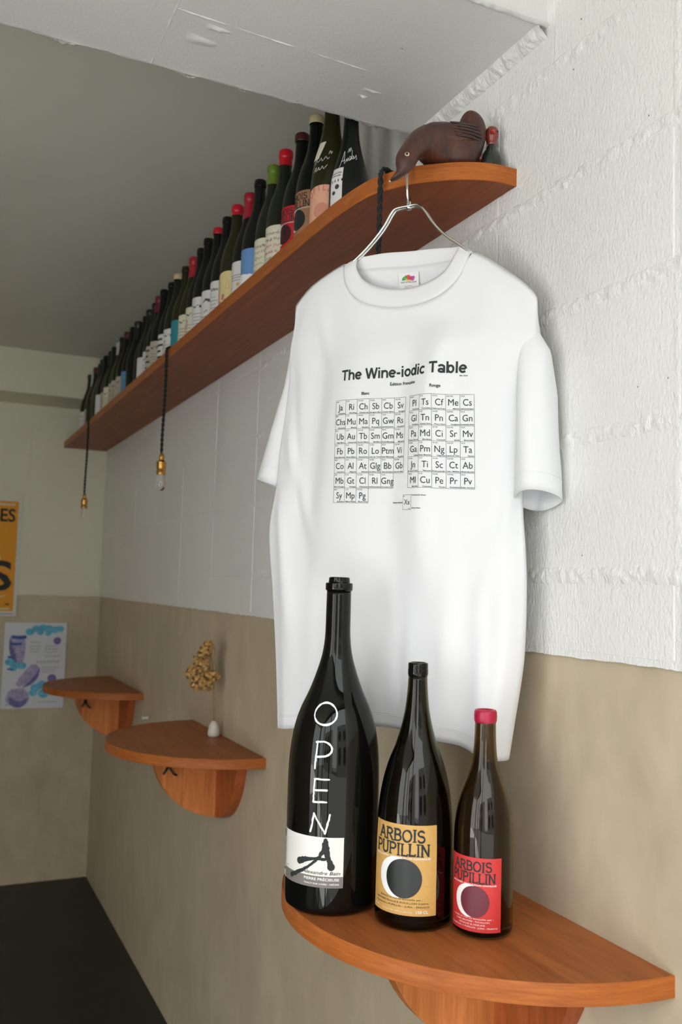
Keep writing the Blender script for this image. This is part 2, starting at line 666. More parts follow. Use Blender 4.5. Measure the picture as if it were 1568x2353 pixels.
# ragged lower edge of the white paint over the plaster
rough_strip('paint_edge', lambda s, t: ((-.003, YF+(YB-YF)*s, 1.4255+.012*t), (-.5, 0, -.8), 1 if t < .5 else .4), 900, 2, M_mortar, wall_r, .0042, 31)
rough_strip('paint_edge', lambda s, t: ((ROOM_L+(-ROOM_L-.004)*s, YB-.003, 1.4255+.012*t), (0, -.5, -.8), 1 if t < .5 else .4), 300, 2, M_backpaint, wall_b, .005, 32)
# lumpy seam where beam and wall meet
struct(MB().box(ROOM_L-.15, .15, YF-.15, YB+.15, -.1, 0).build('floor', M_floor))
struct(MB().box(ROOM_L-.15, .15, YF-.15, YB+.15, CZ, CZ+.12).build('ceiling', M_ceil))
beam = struct(MB().box(ROOM_L, 0, 1.127, 1.538, 2.426, CZ).build('trim_1', M_beam))
rough_strip('seam', lambda s, t: ((-.022*t-.0, 1.127+.41*s, 2.426-.022*(1-t)), (-.7, 0, -.7), sin(pi*t)**.5*(.6+.4*sin(s*17)**2)), 150, 8, M_mortar, beam, .009, 41)
rough_strip('edge_burr', lambda s, t: ((-1.4+1.4*s, 1.530+.010*sin(pi*t*.5), 2.426+.006*(1-cos(pi*t*.5))-.001), (0, .6, -.8), (.25+.75*max(0, sin(s*63+2*sin(s*17)))**6)), 300, 4, M_beam, beam, .012, 42)
rough_strip('edge_burr', lambda s, t: ((-.4+.4*s, 1.121+.012*t, 2.425), (0, 0, -1), sin(pi*t)), 120, 3, M_beam, beam, .005, 43)
# fins left by the formwork boards on the beam's underside
def fin(p, q, w, h, seed):
    p, q = Vector(p), Vector(q)
    d = (q-p).normalized()
    sdir = Vector((d.y, -d.x, 0))
    rough_strip('formwork_fin', lambda s, t: (p+(q-p)*s+sdir*(t-.5)*w+Vector((0, 0, .0004)), (0, 0, -1), sin(pi*t)*(.25+.75*abs(sin(s*9+seed)))), 90, 3, M_beam, beam, h, seed)
fin((-.553, 1.362, 2.426), (-.18, 1.378, 2.426), .004, .0035, 51)
fin((-.552, 1.130, 2.426), (-.552, 1.536, 2.426), .006, .003, 52)
fin((-1.35, 1.352, 2.426), (-.556, 1.362, 2.426), .004, .002, 53)
for k, (x, y, a, b) in enumerate(((-.49, 1.43, .030, .018), (-.475, 1.385, .022, .010), (-.165, 1.432, .022, .006), (-.175, 1.455, .011, .005))):
    rough_strip('paint_chip', lambda s, t, x=x, y=y, a=a, b=b: ((x+a*(s-.5)*2, y+b*(t-.5)*2*(1-.6*s), 2.4262), (0, 0, -1), sin(pi*t)*sin(pi*s)), 12, 6, M_beam, beam, .006, 60+k)
struct(MB().box(ROOM_L, 0, 4.528, YB, 2.397, CZ).build('trim_2', M_backpaint))
struct(MB().box(ROOM_L-.15, ROOM_L, .90, YB, 0, CZ).build('wall_left', M_plaster))  # unseen; stopped short as an added opening for light onto the right wall
# shop front behind the camera: wide glazed opening to the street
fr = MB()
fr.box(ROOM_L, .0, YF-.12, YF, 2.56, CZ)
fr.box(ROOM_L, -3.58, YF-.12, YF, 0, 2.56)
struct(fr.build('wall_front', M_plaster))
wf = MB()
for x in (-3.45, -2.40, -1.48):
    wf.box(x, x+.045, YF-.09, YF-.03, 0, 2.56)
wf.box(-3.45, 0, YF-.09, YF-.03, 2.50, 2.56)
struct(wf.build('window_1', M_black))
M_pave = mat('pale_paving', (.50, .50, .50), .9)
struct(MB().box(-16, 9, -1.6, YF-.12, -.12, -.02).box(-16, ROOM_L-.15, YF-.12, 12, -.12, -.02).build('ground', M_pave))
M_asphalt = mat('street_asphalt', (.11, .11, .112), .9)
struct(MB().box(-16, 9, -14, -1.6, -.14, -.05).build('street', M_asphalt))  # unseen road, kept dark so less light bounces in from the front
M_facade = mat('grey_street_facade', (.20, .195, .19), .8)
for x0, x1 in ((-12.0, -6.2), (-3.4, 8.0)):      # unseen houses added to dim front light; gap leaves a bright bottle reflection
    opp = struct(MB().box(x0, x1, -9.2, -8.0, -.05, 5.4).build('wall_street', M_facade))
    x = x0+.7
    while x+1.2 < x1:
        for j in range(2):
            MB().box(x, x+1.1, -8.0, -7.97, .8+2.2*j, 2.2+2.2*j).build('window', M_black, opp)
        x += 2.1

# ------------------------------------------------------------------ wall shelves (half discs)
def half_disc_shelf(yc, label, bracket_hook=True):
    t = thing('wall_shelf', label, 'shelf', (0, yc, 1.026), 'half round wooden wall shelves')
    r, n = .353, 56
    poly = [(0, yc+r)]+[(-r*sin(pi*i/n), yc+r*cos(pi*i/n)) for i in range(1, n)]+[(0, yc-r)]
    e = .0012
    poly_in = [(x*(1-e/r) if x else 0, yc+(y-yc)*(1-e/r)) for x, y in poly]
    top = MB().prism(poly_in, 1.0275, 1.053).build('shelf_top', M_wood_y, t)
    bevel(top, .0012, 2, 50)
    # lighter edge banding around the curve
    V, F = [], []
    m_ = len(poly)
    for (x, y), (xi, yi) in zip(poly, poly_in):
        V += [(xi, yi, 1.026), (x, y, 1.0268), (x, y, 1.0519), (xi, yi, 1.0532)]
    for i in range(m_-1):
        for k in range(3):
            F.append((4*i+k, 4*i+k+1, 4*i+k+5, 4*i+k+4))
    autosmooth(mobj('edge_band', V, F, M_wood_edge, t), 50)
    # bracket plate, square to the wall, quarter round
    rb = .222
    q = [(0, 0)]+[(-rb*cos(pi/2*i/20), -rb*.93*sin(pi/2*i/20)) for i in range(21)]
    V = [(x, yc-.016, 1.0275+z) for x, z in q]+[(x, yc+.016, 1.0275+z) for x, z in q]
    nq = len(q)
    F = [tuple(range(nq)), tuple(range(2*nq-1, nq-1, -1))]+[(i, nq+i, nq+(i+1) % nq, (i+1) % nq) for i in range(nq)]
    br = bevel(mobj('bracket_plate', V, F, M_wood_br, t), .001, 1, 60)
    # plate lying on the wall, half round
    rw = .205
    q = [(rw*cos(pi*i/30), -rw*sin(pi*i/30)) for i in range(31)]
    V = [(-.030, yc+y, 1.0275+z) for y, z in q]+[(0, yc+y, 1.0275+z) for y, z in q]
    nq = len(q)
    F = [tuple(range(nq)), tuple(range(2*nq-1, nq-1, -1))]+[(i, nq+i, nq+(i+1) % nq, (i+1) % nq) for i in range(nq)]
    bevel(mobj('wall_plate', V, F, M_wood_wallplate, t), .001, 1, 60)
    if bracket_hook:
        h = MB()
        y = yc-.016
        h.tube([(-.178, y, .985), (-.178, y-.012, .983), (-.176, y-.022, .976), (-.166, y-.026, .962), (-.156, y-.024, .957)], .0035, 8)
        h.tube([(-.178, y, .985), (-.180, y-.012, .983), (-.186, y-.020, .974), (-.196, y-.024, .962)], .0035, 8)
        h.ball((-.178, y-.004, .985), .008, .004, .008)
        h.build('bag_hook', M_black, t, True)
    return t
half_disc_shelf(1.215, 'nearest half-round wooden wall shelf, holding the three large bottles', False)
half_disc_shelf(2.652, 'middle half-round wooden wall shelf with the small white vase on it')
half_disc_shelf(4.094, 'farthest half-round wooden wall shelf, empty, in front of the blue poster')

# ------------------------------------------------------------------ long upper shelf
def long_shelf():
    t = thing('bottle_shelf', 'long reddish wooden shelf high on the wall carrying the row of bottles', 'shelf', (-.1, 1.3, 2.190))
    ctrl = [(-.004, 1.207), (-.035, 1.207), (-.065, 1.213), (-.098, 1.229), (-.128, 1.251), (-.160, 1.281), (-.188, 1.326), (-.203, 1.366), (-.211, 1.420), (-.216, 1.495), (-.218, 1.60)]
    pts = []
    for i in range(len(ctrl)-1):     # smooth the outline
        p0, p1, p2, p3 = ctrl[max(i-1, 0)], ctrl[i], ctrl[i+1], ctrl[min(i+2, len(ctrl)-1)]
        for k in range(4):
            s = k/4
            pts.append(tuple(.5*((2*b)+(c-a)*s+(2*a-5*b+4*c-d)*s*s+(-a+3*b-3*c+d)*s**3) for a, b, c, d in zip(p0, p1, p2, p3)))
    pts += [ctrl[-1], (-.222, YB-.003)]
    poly = pts+[(-.004, YB-.003)]
    poly = poly[::-1]
    top = MB().prism(poly, 2.190, 2.220).build('plank', M_wood_top, t)
    bevel(top, .001, 1, 60)
    V, F = [], []
    for i, (x, y) in enumerate(pts):
        a, b = pts[max(i-1, 0)], pts[min(i+1, len(pts)-1)]
        dx, dy = b[0]-a[0], b[1]-a[1]
        d = math.hypot(dx, dy)
        ox, oy = dy/d*.0012, -dx/d*.0012
        V += [(x, y, 2.1897), (x-ox, y-oy, 2.1906), (x-ox, y-oy, 2.2194), (x, y, 2.2203)]
    # outward = away from the wall / towards the room
    V2 = []
    for i in range(len(pts)):
        cx, cy = pts[i]
        for k in range(4):
            V2.append(V[4*i+k])
    for i in range(len(pts)-1):
        for k in range(3):
            F.append((4*i+k, 4*i+k+1, 4*i+k+5, 4*i+k+4))
    autosmooth(mobj('edge_band', V2, F, M_wood_edge, t), 50)
    return t
long_shelf()

# ------------------------------------------------------------------ bottles
def face_to(t, tx, ty):
    t.rotation_euler = (0, 0, math.atan2(tx, -ty))

def surf(prof, z):
    """radius of a lathe profile at height z"""
    p = sorted(prof)
    for (z0, r_0), (z1, r_1) in zip(p, p[1:]):
        if z0 <= z <= z1:
            return r_0+(r_1-r_0)*((z-z0)/(z1-z0) if z1 > z0 else 0)
    return p[-1][1]

def smooth_prof(kn, n=64):
    """outer profile from (z, r) knots, finely sampled"""
    kn = sorted(kn)
    z0, z1 = kn[0][0], kn[-1][0]
    return [(z0+(z1-z0)*i/n, interp(z0+(z1-z0)*i/n, kn)) for i in range(n+1)]

def wrap(prof, phi0, off=.0004):
    """flat (x, z) -> bottle surface, x in metres of arc around azimuth phi0 (degrees from the viewer)"""
    rr = max(r for z, r in prof)
    def fn(x, z):
        r = surf(prof, z)
        a = R(phi0)+x/rr
        return ((r+off)*sin(a), -(r+off)*cos(a), z)
    return fn

def label_patch(name, prof, phi0, w, z0, z1, mt, parent, off=.00035, n=28, top=None):
    pr = Print()
    pr.rect(-w/2, z0, w/2, z1, n, 4)
    if top:
        pr.v = [(x, z if z < z1-1e-6 else z1+top(x/(w/2))) for x, z in pr.v]
    o = pr.map(name, wrap(prof, phi0, off), mt, parent)
    return autosmooth(o, 60)

def glass(name, rgb, opaque, rough=.03):
    mt = mat(name, rgb, rough, trans=0 if opaque else 1, ior=1.5 if opaque else 1.42, spec=.30 if opaque else .5)
    return mt
M_g_black = glass('black_bottle_glass', (.0035, .0038, .003), True, .03)
M_g_olive = glass('dark_olive_glass', (.075, .065, .017), False)
M_g_brown = glass('dark_brown_glass', (.27, .19, .080), False)
M_g_row = [glass('row_glass_black', (.006, .008, .007), True, .22), glass('row_glass_green', (.014, .019, .009), True, .2), glass('row_glass_olive', (.022, .024, .008), True, .2)]

def bottle_shell(t, outer, mt, hollow, lip_prof=None, seg=56):
    b = MB()
    if hollow:
        inner = [(z, max(r-.0035, .008)) for z, r in outer if z > .012]
        prof = [(0.0, .0)]+outer[1:]+[(outer[-1][0], inner[-1][1])]+inner[::-1]+[(.012, .0)]
        prof = [(0, outer[0][1]*.55)]+outer+[(outer[-1][0]-.0006, inner[-1][1])]+inner[::-1]
        b.lathe(prof, seg)
    else:
        b.lathe([(0, outer[0][1]*.7)]+outer+[(outer[-1][0]-.004, outer[-1][1]*.6)], seg)
    o = b.build('glass_body', mt, t, True)
    return o

# --- the 3 large bottles on the nearest shelf
BZ = 1.053
def base_round(kn, r, k=.008):
    return [(0, r-k*.9), (k*.3, r-k*.25), (k, r)]+kn

big_kn = base_round([(.10, .0677), (.1707, .0680), (.2031, .0672), (.2293, .0650), (.2555, .0605), (.2818, .0522), (.3076, .0405), (.334, .0307), (.3606, .0229), (.3872, .0194), (.42, .0188), (.456, .0186)], .0672)
big = thing('wine_bottle', 'tallest black wine bottle with OPEN hand-lettered in white down its front', 'bottle', (-.291, 1.245, BZ), 'large bottles on the nearest shelf', False)
face_to(big, -.579, -1.245)
pf = smooth_prof(big_kn, 80)
bottle_shell(big, pf, M_g_black, False)
MB().lathe([(.456, .0186), (.4575, .0204), (.4585, .0207), (.4665, .0207), (.468, .0203), (.4692, .0166), (.4705, .0163), (.476, .0157), (.477, .0145), (.4765, .0105), (.462, .0100)], 40).build('lip', M_g_black, big, True)
autosmooth(big.children[-1], 35)
M_lab_white = mat('cream_label_paper', (.82, .81, .76), .55)
M_lab_grey = mat('grey_label_band', (.20, .18, .16), .6)
M_lab_side = mat('pale_grey_label_strip', (.56, .55, .51), .6)
lw, lz0, lz1 = .118, .041, .110
lab = label_patch('label', pf, -35, lw, lz0, lz1, M_lab_white, big)
W_ = wrap(pf, -35, .0007)
p = Print()
p.rect(-lw/2+.0005, lz0, lw/2-.0003, lz0+.0155, 20, 1)
p.map('band', W_, M_lab_grey, lab)
p = Print()
p.rect(-lw/2+.0002, lz0+.0001, -lw/2+.014, lz1-.0002, 4, 1)
p.map('side_strip', wrap(pf, -35, .00085), M_lab_side, lab)
p = Print()
p.rect(-lw/2+.004, lz1-.013, -lw/2+.010, lz1-.003, 2, 1)
for i in range(3):
    p.rect(-lw/2+.004+.002*i, lz0+.016, -lw/2+.0048+.002*i, lz1-.018, 1, 1)
p.disc(-lw/2+.006, lz0+.011, .0022, 10, 1).disc(-lw/2+.0105, lz0+.011, .002, 10, 1)
p.map('side_print', wrap(pf, -35, .0011), M_inkgrey, lab)
# brush-drawn A
p = Print()
def jit(pts, n=5, a=.0006):
    out = []
    for (x0, y0), (x1, y1) in zip(pts, pts[1:]):
        for k in range(n):
            out.append((x0+(x1-x0)*k/n+random.uniform(-a, a), y0+(y1-y0)*k/n+random.uniform(-a, a)))
    return out+[pts[-1]]
def brush(pts, ws):
    P_ = jit(pts)
    n = len(P_)
    wl = [interp(i/(n-1), [(k/(len(ws)-1), w) for k, w in enumerate(ws)])*random.uniform(.92, 1.08) for i in range(n)]
    p.stroke(P_, wl, True)
brush([(.0330, .1065), (.0328, .100), (.0345, .089), (.0385, .078), (.0415, .070)], [.006, .009, .009, .0065, .0105])
brush([(.0320, .094), (.0245, .083), (.010, .069), (-.008, .058), (-.024, .050)], [.008, .0045, .0035, .0055, .0065])
brush([(-.0075, .0735), (.001, .0765), (.014, .0795), (.028, .0805), (.039, .0805)], [.0095, .0075, .004, .0045, .003])
p.map('brush_letter', wrap(pf, -35, .0009), M_ink, lab)
p = Print()
p.text('Alexandre Bain', .0265, .0590, .0046, 'C', 0, .056, .35)
p.map('signature', wrap(pf, -35, .0012), M_inkgrey, lab)
p = Print()
p.text('LOIRE 20', -.036, .0605, .0014)
p.map('side_lettering', wrap(pf, -35, .0012), M_inkgrey, lab)
p = Print()
p.text('PIERRE PRÉCIEUSE', .0275, .0508, .0034, 'C', 1, .052)
p.text('TRACY SUR LOIRE - NIÈVRE', .0275, .0452, .0019, 'C', 1, .052)
p.map('band_lettering', wrap(pf, -35, .0012), M_white_ink, lab)
# OPEN, painted in marker strokes
p = Print()
def wob(pts, w):
    pts = jit(pts, 4, .0004)
    p.stroke(pts, [w*random.uniform(.75, 1.15) for _ in pts], True)
def ell(cx, cy, rx, ry, a0=60, a1=440):
    return arc(cx, cy, rx, ry, a0, a1, 26)
xo = -.0185
o_pts = ell(xo, .2795, .0215, .0152)
p.stroke(o_pts, [.0031*random.uniform(.75, 1.2) for _ in o_pts], True)
xo = -.0165
wob([(xo-.010, .2415), (xo-.011, .220), (xo-.0115, .2040)], .0030)
pb = [(xo-.012, .2405)]+arc(xo-.003, .2315, .0160, .0105, 80, -70, 14)+[(xo-.011, .220)]
p.stroke(pb, [.0030*random.uniform(.75, 1.15) for _ in pb], True)
xo = -.0155
wob([(xo-.012, .1895), (xo-.0125, .174), (xo-.013, .1580)], .0029)
for yy, l in ((.1895, .022), (.1745, .019), (.1580, .019)):
    wob([(xo-.0125, yy), (xo-.0125+l, yy+.0005)], .0028)
xo = -.0175
wob([(xo-.0145, .1165), (xo-.0115, .129), (xo-.0095, .1420)], .0030)
wob([(xo-.0095, .1420), (xo-.001, .128), (xo+.0075, .1155)], .0030)
wob([(xo+.0075, .1155), (xo+.0110, .128), (xo+.0138, .1415)], .0030)
p.map('hand_lettering', wrap(pf, 0, .0005), M_chalk, big)

def arbois_label(t, prof, phi0, w, z0, z1, m_paper, m_moon, m_small, small, bottom=None, paper_name='label'):
    h = z1-z0
    lab = label_patch(paper_name, prof, phi0, w, z0, z1, m_paper, t)
    f = wrap(prof, phi0, .0007)
    f2 = wrap(prof, phi0, .0010)
    p = Print()
    slab_text(p, 'ARBOIS', -.02*w, z0+.815*h, .130*h, .70*w)
    slab_text(p, 'PUPILLIN', -.01*w, z0+.658*h, .130*h, .82*w)
    p.map('title_lettering', f, M_ink, lab)
    p = Print()
    p.text('APPELLATION  ARBOIS PUPILLIN CONTROLÉE', -.01*w, z0+.622*h, .018*h, 'C', 1, .84*w)
    p.disc(-.060*w, z0+.410*h, .262*w, 40, 8)
    p.map('white_crescent', f, M_white_ink, lab)
    p = Print()
    p.disc(.045*w, z0+.405*h, .250*w, 40, 8)
    p.map('dark_moon', f2, m_moon, lab)
    p = Print()
    for i, (s, ww) in enumerate(small):
        p.text(s, 0, z0+(.170-.040*i)*h, .019*h, 'C', 0, ww*w)
    p.map('small_lettering', f, m_small, lab)
    if bottom:
        p = Print()
        p.text('150 CL', .30*w, z0+.03*h, .03*h, 'C', 1, .17*w)
        p.text(bottom, -.05*w, z0+.035*h, .014*h, 'C', 0, .45*w)
        p.text('12% VOL', -.40*w, z0+.045*h, .016*h, 'C', 1, .12*w)
        p.map('bottom_lettering', f, M_white_ink, lab)
    return lab
def m_paper(name, rgb):
    mt = mat(name, rgb, .5)
    n = NT(mt)
    a = n.noise(n.coords(), 160, 4, .7)
    n.out(n.ramp(a, [(.3, tuple(c*.93 for c in rgb)), (.7, rgb)]))
    return mt
M_lab_tan = m_paper('ochre_label_paper', lin(208, 164, 92))
M_lab_red = m_paper('red_label_paper', lin(206, 54, 52))
M_moon_k = mat('black_moon_ink', (.012, .016, .015), .35)
M_moon_p = mat('plum_moon_ink', lin(105, 36, 52), .45)
tan_small = [('Élaboré et mis en bouteille par :', .62), ('BRUYERE Renaud & ROUILLON Adeline', .78), ('Vignerons à PUPILLIN - JURA - FRANCE'.replace('à', 'a'), .80)]
red_small = [('Vinifié et mis en bouteille par :', .74), ('GAEC BRUYERE - ROUILLON', .60), ('RENAUD & ADELINE', .46), ('VIGNERONS A PUPILLIN - JURA - FRANCE', .88)]

mag_kn = base_round([(.06, .0541), (.1195, .0538), (.144, .0526), (.1687, .0502), (.1934, .0460), (.2181, .0392), (.243, .0297), (.2679, .0223), (.293, .0173), (.3181, .0147), (.338, .0137)], .0540)
mag = thing('wine_bottle', 'dark olive magnum bottle with ochre label and black eclipse', 'bottle', (-.211, 1.14, BZ), 'large bottles on the nearest shelf', False)
face_to(mag, -.659, -1.14)
pf = smooth_prof(mag_kn, 72)
bottle_shell(mag, pf, M_g_olive, True)
o = MB().lathe([(.3375, .0137), (.3395, .0143), (.3415, .0147), (.348, .0147), (.3492, .0143), (.3500, .0144), (.3555, .0144), (.3575, .0133), (.3578, .0112), (.3560, .0100), (.3375, .0099)], 36, close=False).build('lip', M_g_black, mag, True)
autosmooth(o, 35)
arbois_label(mag, pf, -20, .1035, .023, .142, M_lab_tan, M_moon_k, M_ink, tan_small, 'contient des sulfites naturels')

st_kn = base_round([(.05, .0407), (.1308, .0406), (.1547, .0386), (.1788, .0337), (.2028, .0251), (.227, .0180), (.2513, .0154), (.283, .0145)], .0406)
small = thing('wine_bottle', 'shortest of the three shelf bottles, brown with red label and red wax lip', 'bottle', (-.141, 1.071, BZ), 'large bottles on the nearest shelf', False)
face_to(small, -.729, -1.071)
pf75 = smooth_prof(st_kn, 64)
bottle_shell(small, pf75, M_g_brown, True)
M_wax = mat('crimson_wax', lin(172, 24, 60), .35)
o = MB().lathe([(.2805, .0148), (.2835, .0158), (.290, .0160), (.2955, .0156), (.2978, .0142), (.2982, .0122), (.2965, .0098), (.2805, .0097)], 36, close=False).build('wax_lip', M_wax, small, True)
arbois_label(small, pf75, -21, .0812, .011, .107, M_lab_red, M_moon_p, M_white_ink, red_small)

# ------------------------------------------------------------------ T-shirt on a hanger
SE, SN, SP = Vector((.55, -.8352, 0)), Vector((-.8352, -.55, 0)), Vector((-.168, 1.278, 0))
def S(u, w, z):
    v = SP+SE*u+SN*w
    lim = -.013 - .004*sin(z*40)        # cloth leans on the wall
    if v.x > lim:
        v = v+Vector((lim-v.x, -(v.x-lim)*.35, 0))
    return Vector((v.x, v.y, z))

UL = [(1.255, -.229), (1.324, -.234), (1.398, -.240), (1.511, -.252), (1.579, -.261), (1.625, -.262), (1.694, -.250), (1.748, -.246), (1.82, -.236), (1.88, -.232), (1.936, -.238), (1.985, -.224), (2.02, -.214), (2.075, -.19)]
UR = [(1.26, .184), (1.324, .194), (1.388, .204), (1.426, .208), (1.522, .210), (1.587, .207), (1.64, .203), (1.74, .204), (1.83, .210), (1.87, .222), (1.894, .236), (1.935, .229), (1.971, .216), (2.05, .16)]
SHL = [(-.26, 1.965), (-.235, 1.995), (-.214, 2.02), (-.187, 2.043), (-.125, 2.070), (-.06, 2.083), (0, 2.080), (.06, 2.072), (.118, 2.052), (.184, 2.003), (.216, 1.972), (.235, 1.940), (.26, 1.90)]
# depth of the front panel (towards the room) as knots over the width, at 5 heights
FP = [
 (1.26, [(-1, .0), (-.85, .022), (-.60, .020), (-.35, .004), (-.1, .006), (.05, .004), (.25, .018), (.45, .034), (.65, .020), (.80, .030), (.92, .045), (1, .02)]),
 (1.45, [(-1, .0), (-.85, .020), (-.60, .022), (-.35, .022), (-.1, .026), (.05, .022), (.25, .026), (.45, .032), (.65, .026), (.80, .026), (.92, .028), (1, .01)]),
 (1.62, [(-1, .0), (-.85, .012), (-.62, .014), (-.45, .031), (-.25, .038), (.0, .036), (.12, .034), (.26, .043), (.38, .049), (.52, .037), (.75, .024), (.92, .016), (1, .0)]),
 (1.82, [(-1, .0), (-.85, .012), (-.62, .016), (-.45, .034), (-.28, .042), (.0, .038), (.14, .036), (.26, .046), (.38, .053), (.50, .040), (.75, .026), (.92, .016), (1, .0)]),
 (1.885, [(-1, .0), (-.85, .012), (-.62, .017), (-.45, .032), (-.28, .040), (.0, .037), (.14, .036), (.26, .044), (.38, .050), (.50, .040), (.75, .026), (.92, .016), (1, .0)]),
 (1.955, [(-1, .0), (-.85, .010), (-.55, .018), (-.30, .024), (0, .022), (.3, .024), (.55, .020), (.85, .014), (1, .0)]),
 (2.06, [(-1, .0), (-.85, .008), (-.5, .013), (0, .014), (.5, .013), (.85, .010), (1, .0)])]
def edges(z):
    return interp(z, UL), interp(z, UR)
# soft drape lines: (from, to, width, height)
CREASES = [((-.232, 1.80), (-.150, 1.58), .011, .0050), ((-.245, 1.72), (-.195, 1.42), .013, .0060), ((-.215, 1.90), (-.185, 1.60), .010, -.0040),
           ((.205, 1.70), (.140, 1.46), .012, .0050), ((.190, 1.90), (.165, 1.50), .011, -.0035), ((.105, 1.62), (.095, 1.24), .018, .0055),
           ((-.060, 1.58), (-.085, 1.24), .018, .0050), ((.020, 1.60), (.012, 1.24), .014, -.0040), ((-.150, 1.55), (-.150, 1.24), .016, .0045),
           ((-.165, 2.02), (-.120, 1.86), .012, .0025), ((.160, 1.99), (.125, 1.84), .012, .0025), ((.150, 1.50), (.160, 1.24), .012, .0045)]
def wfront(u, z):
    a, b = edges(z)
    s = max(-1, min(1, (2*u-a-b)/(b-a)))
    zz = max(FP[0][0], min(FP[-1][0], z))
    for (z0, k0), (z1, k1) in zip(FP, FP[1:]):
        if z0 <= zz <= z1:
            t = (zz-z0)/(z1-z0)
            t = t*t*(3-2*t)
            w = interp(s, k0)*(1-t)+interp(s, k1)*t
            break
    env = max(0, min(1, (interp(u, SHL)-z)/.07))
    env = math.sqrt(env*(2-env))
    side = math.sqrt(max(0, 1-abs(s)**10))
    for (ua, za), (ub, zb), wd, amp in CREASES:
        du, dz = ub-ua, zb-za
        L2 = du*du+dz*dz
        t = ((u-ua)*du+(z-za)*dz)/L2
        if -.1 < t < 1.1:
            d = abs((u-ua)*dz-(z-za)*du)/math.sqrt(L2)
            if d < 3*wd:
                w += amp*math.exp(-(d/wd)**2)*sin(pi*(t+.1)/1.2)
    return (w+.004)*env*side
def wback(u, z):
    a, b = edges(z)
    s = max(-1, min(1, (2*u-a-b)/(b-a)))
    env = max(0, min(1, (interp(u, SHL)-z)/.09))
    env = math.sqrt(env*(2-env))
    dep = interp(z, [(1.26, .050), (1.6, .045), (1.85, .036), (1.97, .018), (2.08, .010)])
    return -dep*env*math.sqrt(max(0, 1-abs(s)**4))*(1+.25*sin(s*7+1.1))

NECK_L, NECK_R = -.118, .114
def neck_seam(u, back=False):
    s = (2*u-NECK_L-NECK_R)/(NECK_R-NECK_L)
    base = interp(u, SHL)-.001
    d = .109 if not back else .030
    return base-d*math.sqrt(max(0, 1-abs(s)**2.4))
def hem_z(u):
    return interp(u, [(-.26, 1.268), (-.22, 1.272), (-.12, 1.288), (-.02, 1.296), (.05, 1.293), (.12, 1.284), (.17, 1.270), (.20, 1.266)])

shirt = thing('t_shirt', 'white cotton t-shirt printed with The Wine-iodic Table, hanging from the shelf', 't-shirt', (SP.x, SP.y, 1.27))
NU, NV = 90, 80
def panel(back):
    V, F = [], []
    for i in range(NU+1):
        q = -cos(pi*i/NU)
        q = .55*q+.45*(2*i/NU-1)
        for j in range(NV+1):
            t = j/NV
            ut = interp(1.99, UL)*(1-(q+1)/2)+interp(1.955, UR)*((q+1)/2)    # u at the top
            top = interp(ut, SHL)
            if NECK_L < ut < NECK_R:
                top = neck_seam(ut, back)
            a, b = edges(1.27)
            ub = a+(b-a)*(q+1)/2
            bot = hem_z(ub)
            z = top+(bot-top)*t
            a, b = edges(z)
            u = a+(b-a)*(q+1)/2
            if t < .25:     # keep the top row on the shoulder line
                k = t/.25
                k = k*k*(3-2*k)
                u = ut*(1-k)+u*k
                if j == 0:
                    z = neck_seam(u, back) if NECK_L < u < NECK_R else interp(u, SHL)
            w = wback(u, z) if back else wfront(u, z)
            if i in (0, NU):
                w = 0
            V.append(S(u, w, z))
    for i in range(NU):
        for j in range(NV):
            a = i*(NV+1)+j
            f = (a, a+1, a+NV+2, a+NV+1)
            F.append(f[::-1] if back else f)
    return V, F
tb = MB()
tb.add(*panel(False))
tb.add(*panel(True))
torso = tb.build('body_panels', M_cloth, shirt, True)
sm = torso.modifiers.new('weld', 'WELD')
sm.merge_threshold = .0004
sd = torso.modifiers.new('thick', 'SOLIDIFY')
sd.thickness = .0012
sd.offset = 0

def sleeve(rings, cuff, name='sleeve'):
    """rings: (z, cu, a, cw, b, dz_w, dz_u); superellipse tube open at both ends"""
    V, F, seg = [], [], 40
    zs = [r[0] for r in rings]
    n = 26
    for i in range(n+1):
        t = i/n*(len(rings)-1)
        k = min(int(t), len(rings)-2)
        s = t-k
        r_ = [rings[k][m_]*(1-s)+rings[k+1][m_]*s for m_ in range(7)]
        z, cu, a, cw, b, dzw, dzu = r_
        for q in range(seg):
            an = 2*pi*q/seg
            cx, cy = cos(an), sin(an)
            rip = 1+.035*sin(3*an+i*.12)+.02*sin(5*an+1+i*.2)
            V.append(S(cu+a*cx*rip, cw+b*cy*rip, z+dzw*cy+dzu*cx))
    for i in range(n):
        for q in range(seg):
            q2 = (q+1) % seg
            F.append((i*seg+q, (i+1)*seg+q, (i+1)*seg+q2, i*seg+q2))
    o = mobj(name, V, F, M_cloth, shirt, True)
    d_ = o.modifiers.new('thick', 'SOLIDIFY')
    d_.thickness = .0022
    d_.offset = 0
    # stitch line above the cuff
    ring = [Vector(V[(n-2)*seg+q]) for q in range(seg)]
    c0 = sum(ring, Vector())/seg
    ring = [p_+(p_-c0).normalized()*.0012 for p_ in ring]
    MB().tube(ring+[ring[0]], .0005, 5, False).build('cuff_stitching', M_stitch, o if False else shirt, True)
    return o
sleeve([(1.950, .196, .012, .0, .003, 0, 0), (1.918, .2085, .017, .000, .005, 0, -.012), (1.882, .2190, .0235, -.001, .020, 0, -.006), (1.81, .2215, .0285, -.006, .036, 0, 0), (1.73, .223, .031, -.008, .042, .004, 0), (1.652, .2255, .0345, -.008, .044, .012, .002)], True)
sleeve([(1.985, -.196, .016, -.004, .005, 0, 0), (1.935, -.213, .024, -.012, .010, 0, .010), (1.87, -.226, .028, -.024, .022, 0, .004), (1.79, -.250, .036, -.032, .030, 0, 0), (1.690, -.274, .042, -.038, .036, .006, -.013)], True)

